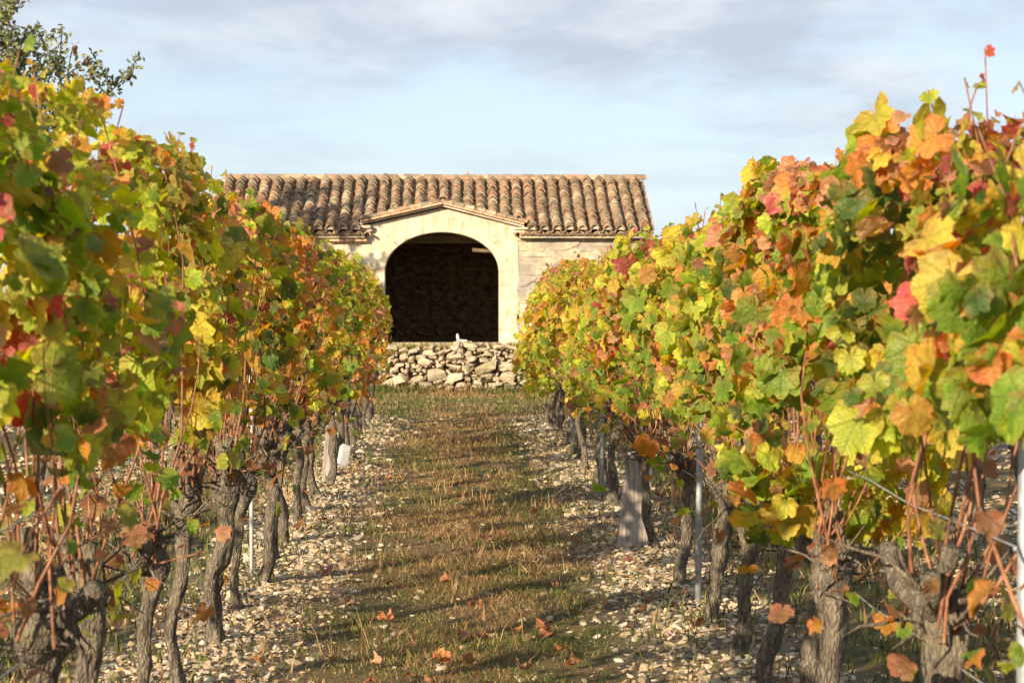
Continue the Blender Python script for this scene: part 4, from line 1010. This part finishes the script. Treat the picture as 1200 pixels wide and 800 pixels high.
# eaves: flat cornice and scalloped row of little tiles
mb = MB(); mb.box(1.12, RXR - .08, 36.42, BY0 + .02, WT - .035, WT - .002); mb.box(RXL + .1, -1.52, 36.42, BY0 + .02, WT - .035, WT - .002); link('cornice', mb.mesh('cornice', M['barn_stone']), barn)
EVt, EFt = barrel(.28, .062, .055, 6, .013); EAV = mesh('eave_tile', np.array(EVt), EFt, M['rake'], False)
k = 0; x = RXL + .12
while x < RXR - .06:
    if not (-1.42 < x < 1.02): link('eave_tile', EAV, roof, (x, 36.38 + rr.uniform(-.01, .01), WT + .002), (.06, 0, rr.uniform(-.05, .05)))
    x += .135
mb = MB(); mb.box(1.12, RXR - .06, 36.43, BY0 + .1, WT + .004, WT + .055); mb.box(RXL + .1, -1.52, 36.43, BY0 + .1, WT + .004, WT + .055); link('eave_mortar', mb.mesh('eave_mortar', M['mortar']), barn)
# the little gable over the arch
gab = empty('gable_roof'); gab.parent = barn
xa, za, xl_, zl_, xr_, zr_ = -.20, 3.20, -1.60, 2.885, 1.20, 2.845
mb = MB()
for (x1, z1) in ((xl_, zl_), (xr_, zr_)):
    d = -1 if x1 < xa else 1
    V = [(xa, 36.47, za), (x1, 36.47, z1), (x1, 37.3, z1), (xa, 37.9, za), (xa, 36.47, za - .035), (x1, 36.47, z1 - .035), (x1, 37.3, z1 - .035), (xa, 37.9, za - .035)]
    mb.add(V, [(0, 1, 2, 3), (4, 7, 6, 5), (0, 4, 5, 1), (1, 5, 6, 2)])
link('gable_deck', mb.mesh('gable_deck', M['plaster']), gab)
FLB = None
for (x1, z1, d) in ((xl_, zl_, -1), (xr_, zr_, 1)):
    n = 8; ang = math.atan2(za - z1, abs(x1 - xa)); L = math.hypot(za - z1, x1 - xa)
    for k in range(n):
        s0 = k / n; cxk = xa + (x1 - xa) * (s0 + .5 / n); czk = za + (z1 - za) * (s0 + .5 / n)
        mb = MB(); mb.box(-L / n / 2 + .004, L / n / 2 - .004, -.03, .30, 0, .032); o = link('brick', mb.mesh('brick', M['rake']), gab, (cxk, 36.42 + rr.uniform(-.008, .008), czk + .003), (0, d * ang, 0))
    for j in range(3):
        for k in range(8):
            s0 = (k + 1.0) / 8; xk = xa + (x1 + d * .05 - xa) * s0; zk = za + (z1 - za) * s0
            o = link('tile', TILE, gab, (xk, 36.46 + j * .21 + rr.uniform(-.01, .01), zk + .036 + rr.uniform(-.003, .005)), None, (1, .82, .75))
            mm = Matrix.Rotation(d * ang + rr.uniform(-.03, .03), 3, 'Y') @ Matrix.Rotation(d * math.pi / 2 + rr.uniform(-.03, .03), 3, 'Z'); o.rotation_euler = mm.to_euler()
for k in range(3): link('ridge_tile', RID, gab, (xa + .01, 36.39 + k * .36, za + .055), (.02, 0, 0), (.8, 1, .6))
# kneeler blocks at both ends of the little gable
for (x0, x1, z0, z1, y0) in ((-1.72, -1.42, 2.79, 2.84, 36.44), (-1.66, -1.40, 2.735, 2.785, 36.50), (1.02, 1.32, 2.77, 2.81, 36.46), (1.00, 1.24, 2.715, 2.765, 36.50)):
    block([x0, x1, x1, x0], [z0, z0, z1, z1], y0, BY0 + .3, M['plaster'], 'kneeler')
for k in range(3): block([-2.16 + k * .23, -1.945 + k * .23, -1.945 + k * .23, -2.16 + k * .23], [2.565, 2.565, 2.605, 2.605], 36.47, BY0 + .1, M['rake'], 'brick')
# beams inside
for (y, z, w) in ((37.45, 2.56, .13), (38.7, 2.62, .16)):
    mb = MB(); mb.box(BX0 + .45, BX1 - .45, y, y + w, z, z + w); link('beam', mb.mesh('beam', M['beam']), barn)
for k in range(9):
    x = -3.2 + k * .75; mb = MB(); mb.box(x, x + .09, BY0 + .5, BY0 + 2.1, 0, .10); o = link('rafter', mb.mesh('rafter', M['beam']), barn, (0, 0, 0))
    for v in o.data.vertices: v.co.z += EZ + (v.co.y - EY) * math.tan(slope) - .20
mb = MB(); mb.tube([(.32, 37.16, 2.44), (.82, 37.2, 2.40)], .035, 8); link('beam_end', mb.mesh('beam_end', M['beam'], True), barn)

# small white thing on the sill of the opening
mb = MB()
mb.add([(-.055, -.03, 0), (.085, -.03, 0), (.09, .05, 0), (-.05, .05, 0), (-.06, -.03, .05), (.08, -.03, .035), (.085, .05, .035), (-.055, .05, .05)], [(3, 2, 1, 0), (4, 5, 6, 7), (0, 1, 5, 4), (1, 2, 6, 5), (2, 3, 7, 6), (3, 0, 4, 7)])
mb.add([(-.065, -.025, .052), (-.02, -.025, .052), (-.02, .04, .052), (-.065, .04, .052), (-.06, -.02, .125), (-.035, -.02, .12), (-.035, .03, .12), (-.06, .03, .125)], [(3, 2, 1, 0), (4, 5, 6, 7), (0, 1, 5, 4), (1, 2, 6, 5), (2, 3, 7, 6), (3, 0, 4, 7)])
o = link('white_object', mb.mesh('white_object', M['white']), None, (.125, 36.60, .838), None, (1.35, 1.2, 1.25)); bv = o.modifiers.new('bevel', 'BEVEL'); bv.width = .01; bv.segments = 2
tag(o, 'small white L-shaped object lying on the sill of the dark arch', 'object')

# ------------------------------------------------------------------ the tree behind, top left
tree = empty('broadleaf_tree', (-7.9, 32.0, 0)); tag(tree, 'loose grey green tree with brown pods behind the left vines', 'tree')
rr = random.Random(77); segs = []; tips = []
def grow(p, d, L, r, depth):
    pts = [p]; n = 5
    for i in range(n):
        d = (d + Vector((rr.uniform(-.18, .18), rr.uniform(-.18, .18), rr.uniform(-.08, .14)))).normalized(); pts.append(pts[-1] + d * L / n)
    segs.append((pts, [r * (1 - .45 * i / n) for i in range(n + 1)], depth))
    if depth >= 4: tips.append(pts); return
    if depth >= 3: tips.append(pts)
    for k in range(rr.choice((3, 3, 4)) if depth else 5):
        q = pts[rr.randint(2, n)]; an = rr.uniform(0, 6.28); nd = (d * .75 + Vector((math.cos(an), math.sin(an), rr.uniform(-.1, .5)))).normalized()
        grow(q, nd, L * rr.uniform(.60, .76), r * .5, depth + 1)
grow(Vector((0, 0, -.1)), Vector((0, 0, 1)), 2.75, .19, 0)
xe = sorted(p.x for pts in tips for p in pts if 3.9 < p.z < 6.0); tree.location.x = -4.95 - xe[int(len(xe) * .985)]
print('tree x', tree.location.x, 'top', max(p.z for pts in tips for p in pts), len(tips))
mb = MB(); mb.tube(segs[0][0], segs[0][1], 12); link('trunk', mb.mesh('trunk', M['bark'], True), tree)
for pts, rad, dp in segs[1:]:
    if dp == 1: mb = MB(); mb.tube(pts, rad, 8); link('limb', mb.mesh('limb', M['bark'], True), tree)
mb = MB()
for pts, rad, dp in segs:
    if dp >= 2: mb.tube(pts, [max(q, .004) for q in rad], 5 if dp < 4 else 4)
tag(link('twigs', mb.mesh('twigs', M['bark'], True), tree), kind='stuff')
LV = np.array([(0, 0, 0), (-.22, .35, .05), (-.2, .7, .06), (0, 1, -.05), (.2, .7, .06), (.22, .35, .05), (0, .5, 0)], float); LF = np.array([(0, 1, 6), (1, 2, 6), (2, 3, 6), (3, 4, 6), (4, 5, 6), (5, 0, 6)])
ps = []
for pts in tips:
    for _ in range(46):
        q = rr.uniform(.8, len(pts) - 1.001); i = int(q); p_ = pts[i].lerp(pts[i + 1], q - i); ps.append(tuple(p_ + Vector((rr.gauss(0, .05), rr.gauss(0, .05), rr.gauss(0, .05)))))
P = np.array(ps); n = len(P); nz = norm(rng.normal(0, 1, (n, 3)) + [0, 0, .4]); tp = norm(rng.normal(0, 1, (n, 3)) + [0, 0, -.3]); ay = norm(tp - nz * (tp * nz).sum(1, keepdims=True))
TC = np.array([[.14, .17, .06], [.20, .21, .08], [.10, .125, .065], [.24, .21, .06], [.20, .12, .06]]); C = TC[rng.choice(5, n, p=[.34, .25, .2, .13, .08])] * rng.uniform(.8, 1.2, (n, 1))
V, F, C4, LP = scatter_leaves([(LV, LF, LV)], P, rotmats(np.cross(ay, nz), ay, nz), rng.uniform(.07, .12, n), C, np.zeros(n, int))
tag(link('crown', mesh('crown', V, F, M['tree_leaf'], True, {'col': C4, 'lp': LP}), tree), kind='stuff')
t = NT('pod'); t.color((.10, .05, .035)); M['pod'] = t.m
POD = rock_mesh(14, .9, 909, M['pod'], True)
ends = sorted([pts[-1] for pts in tips], key=lambda v: -v.x)[:26]
for e in rr.sample(ends, 9): link('pod', POD, tree, e + Vector((.03, -.02, -.03)), (rr.uniform(-.4, .4), 0, rr.uniform(0, 6)), (.085, .085, .12))
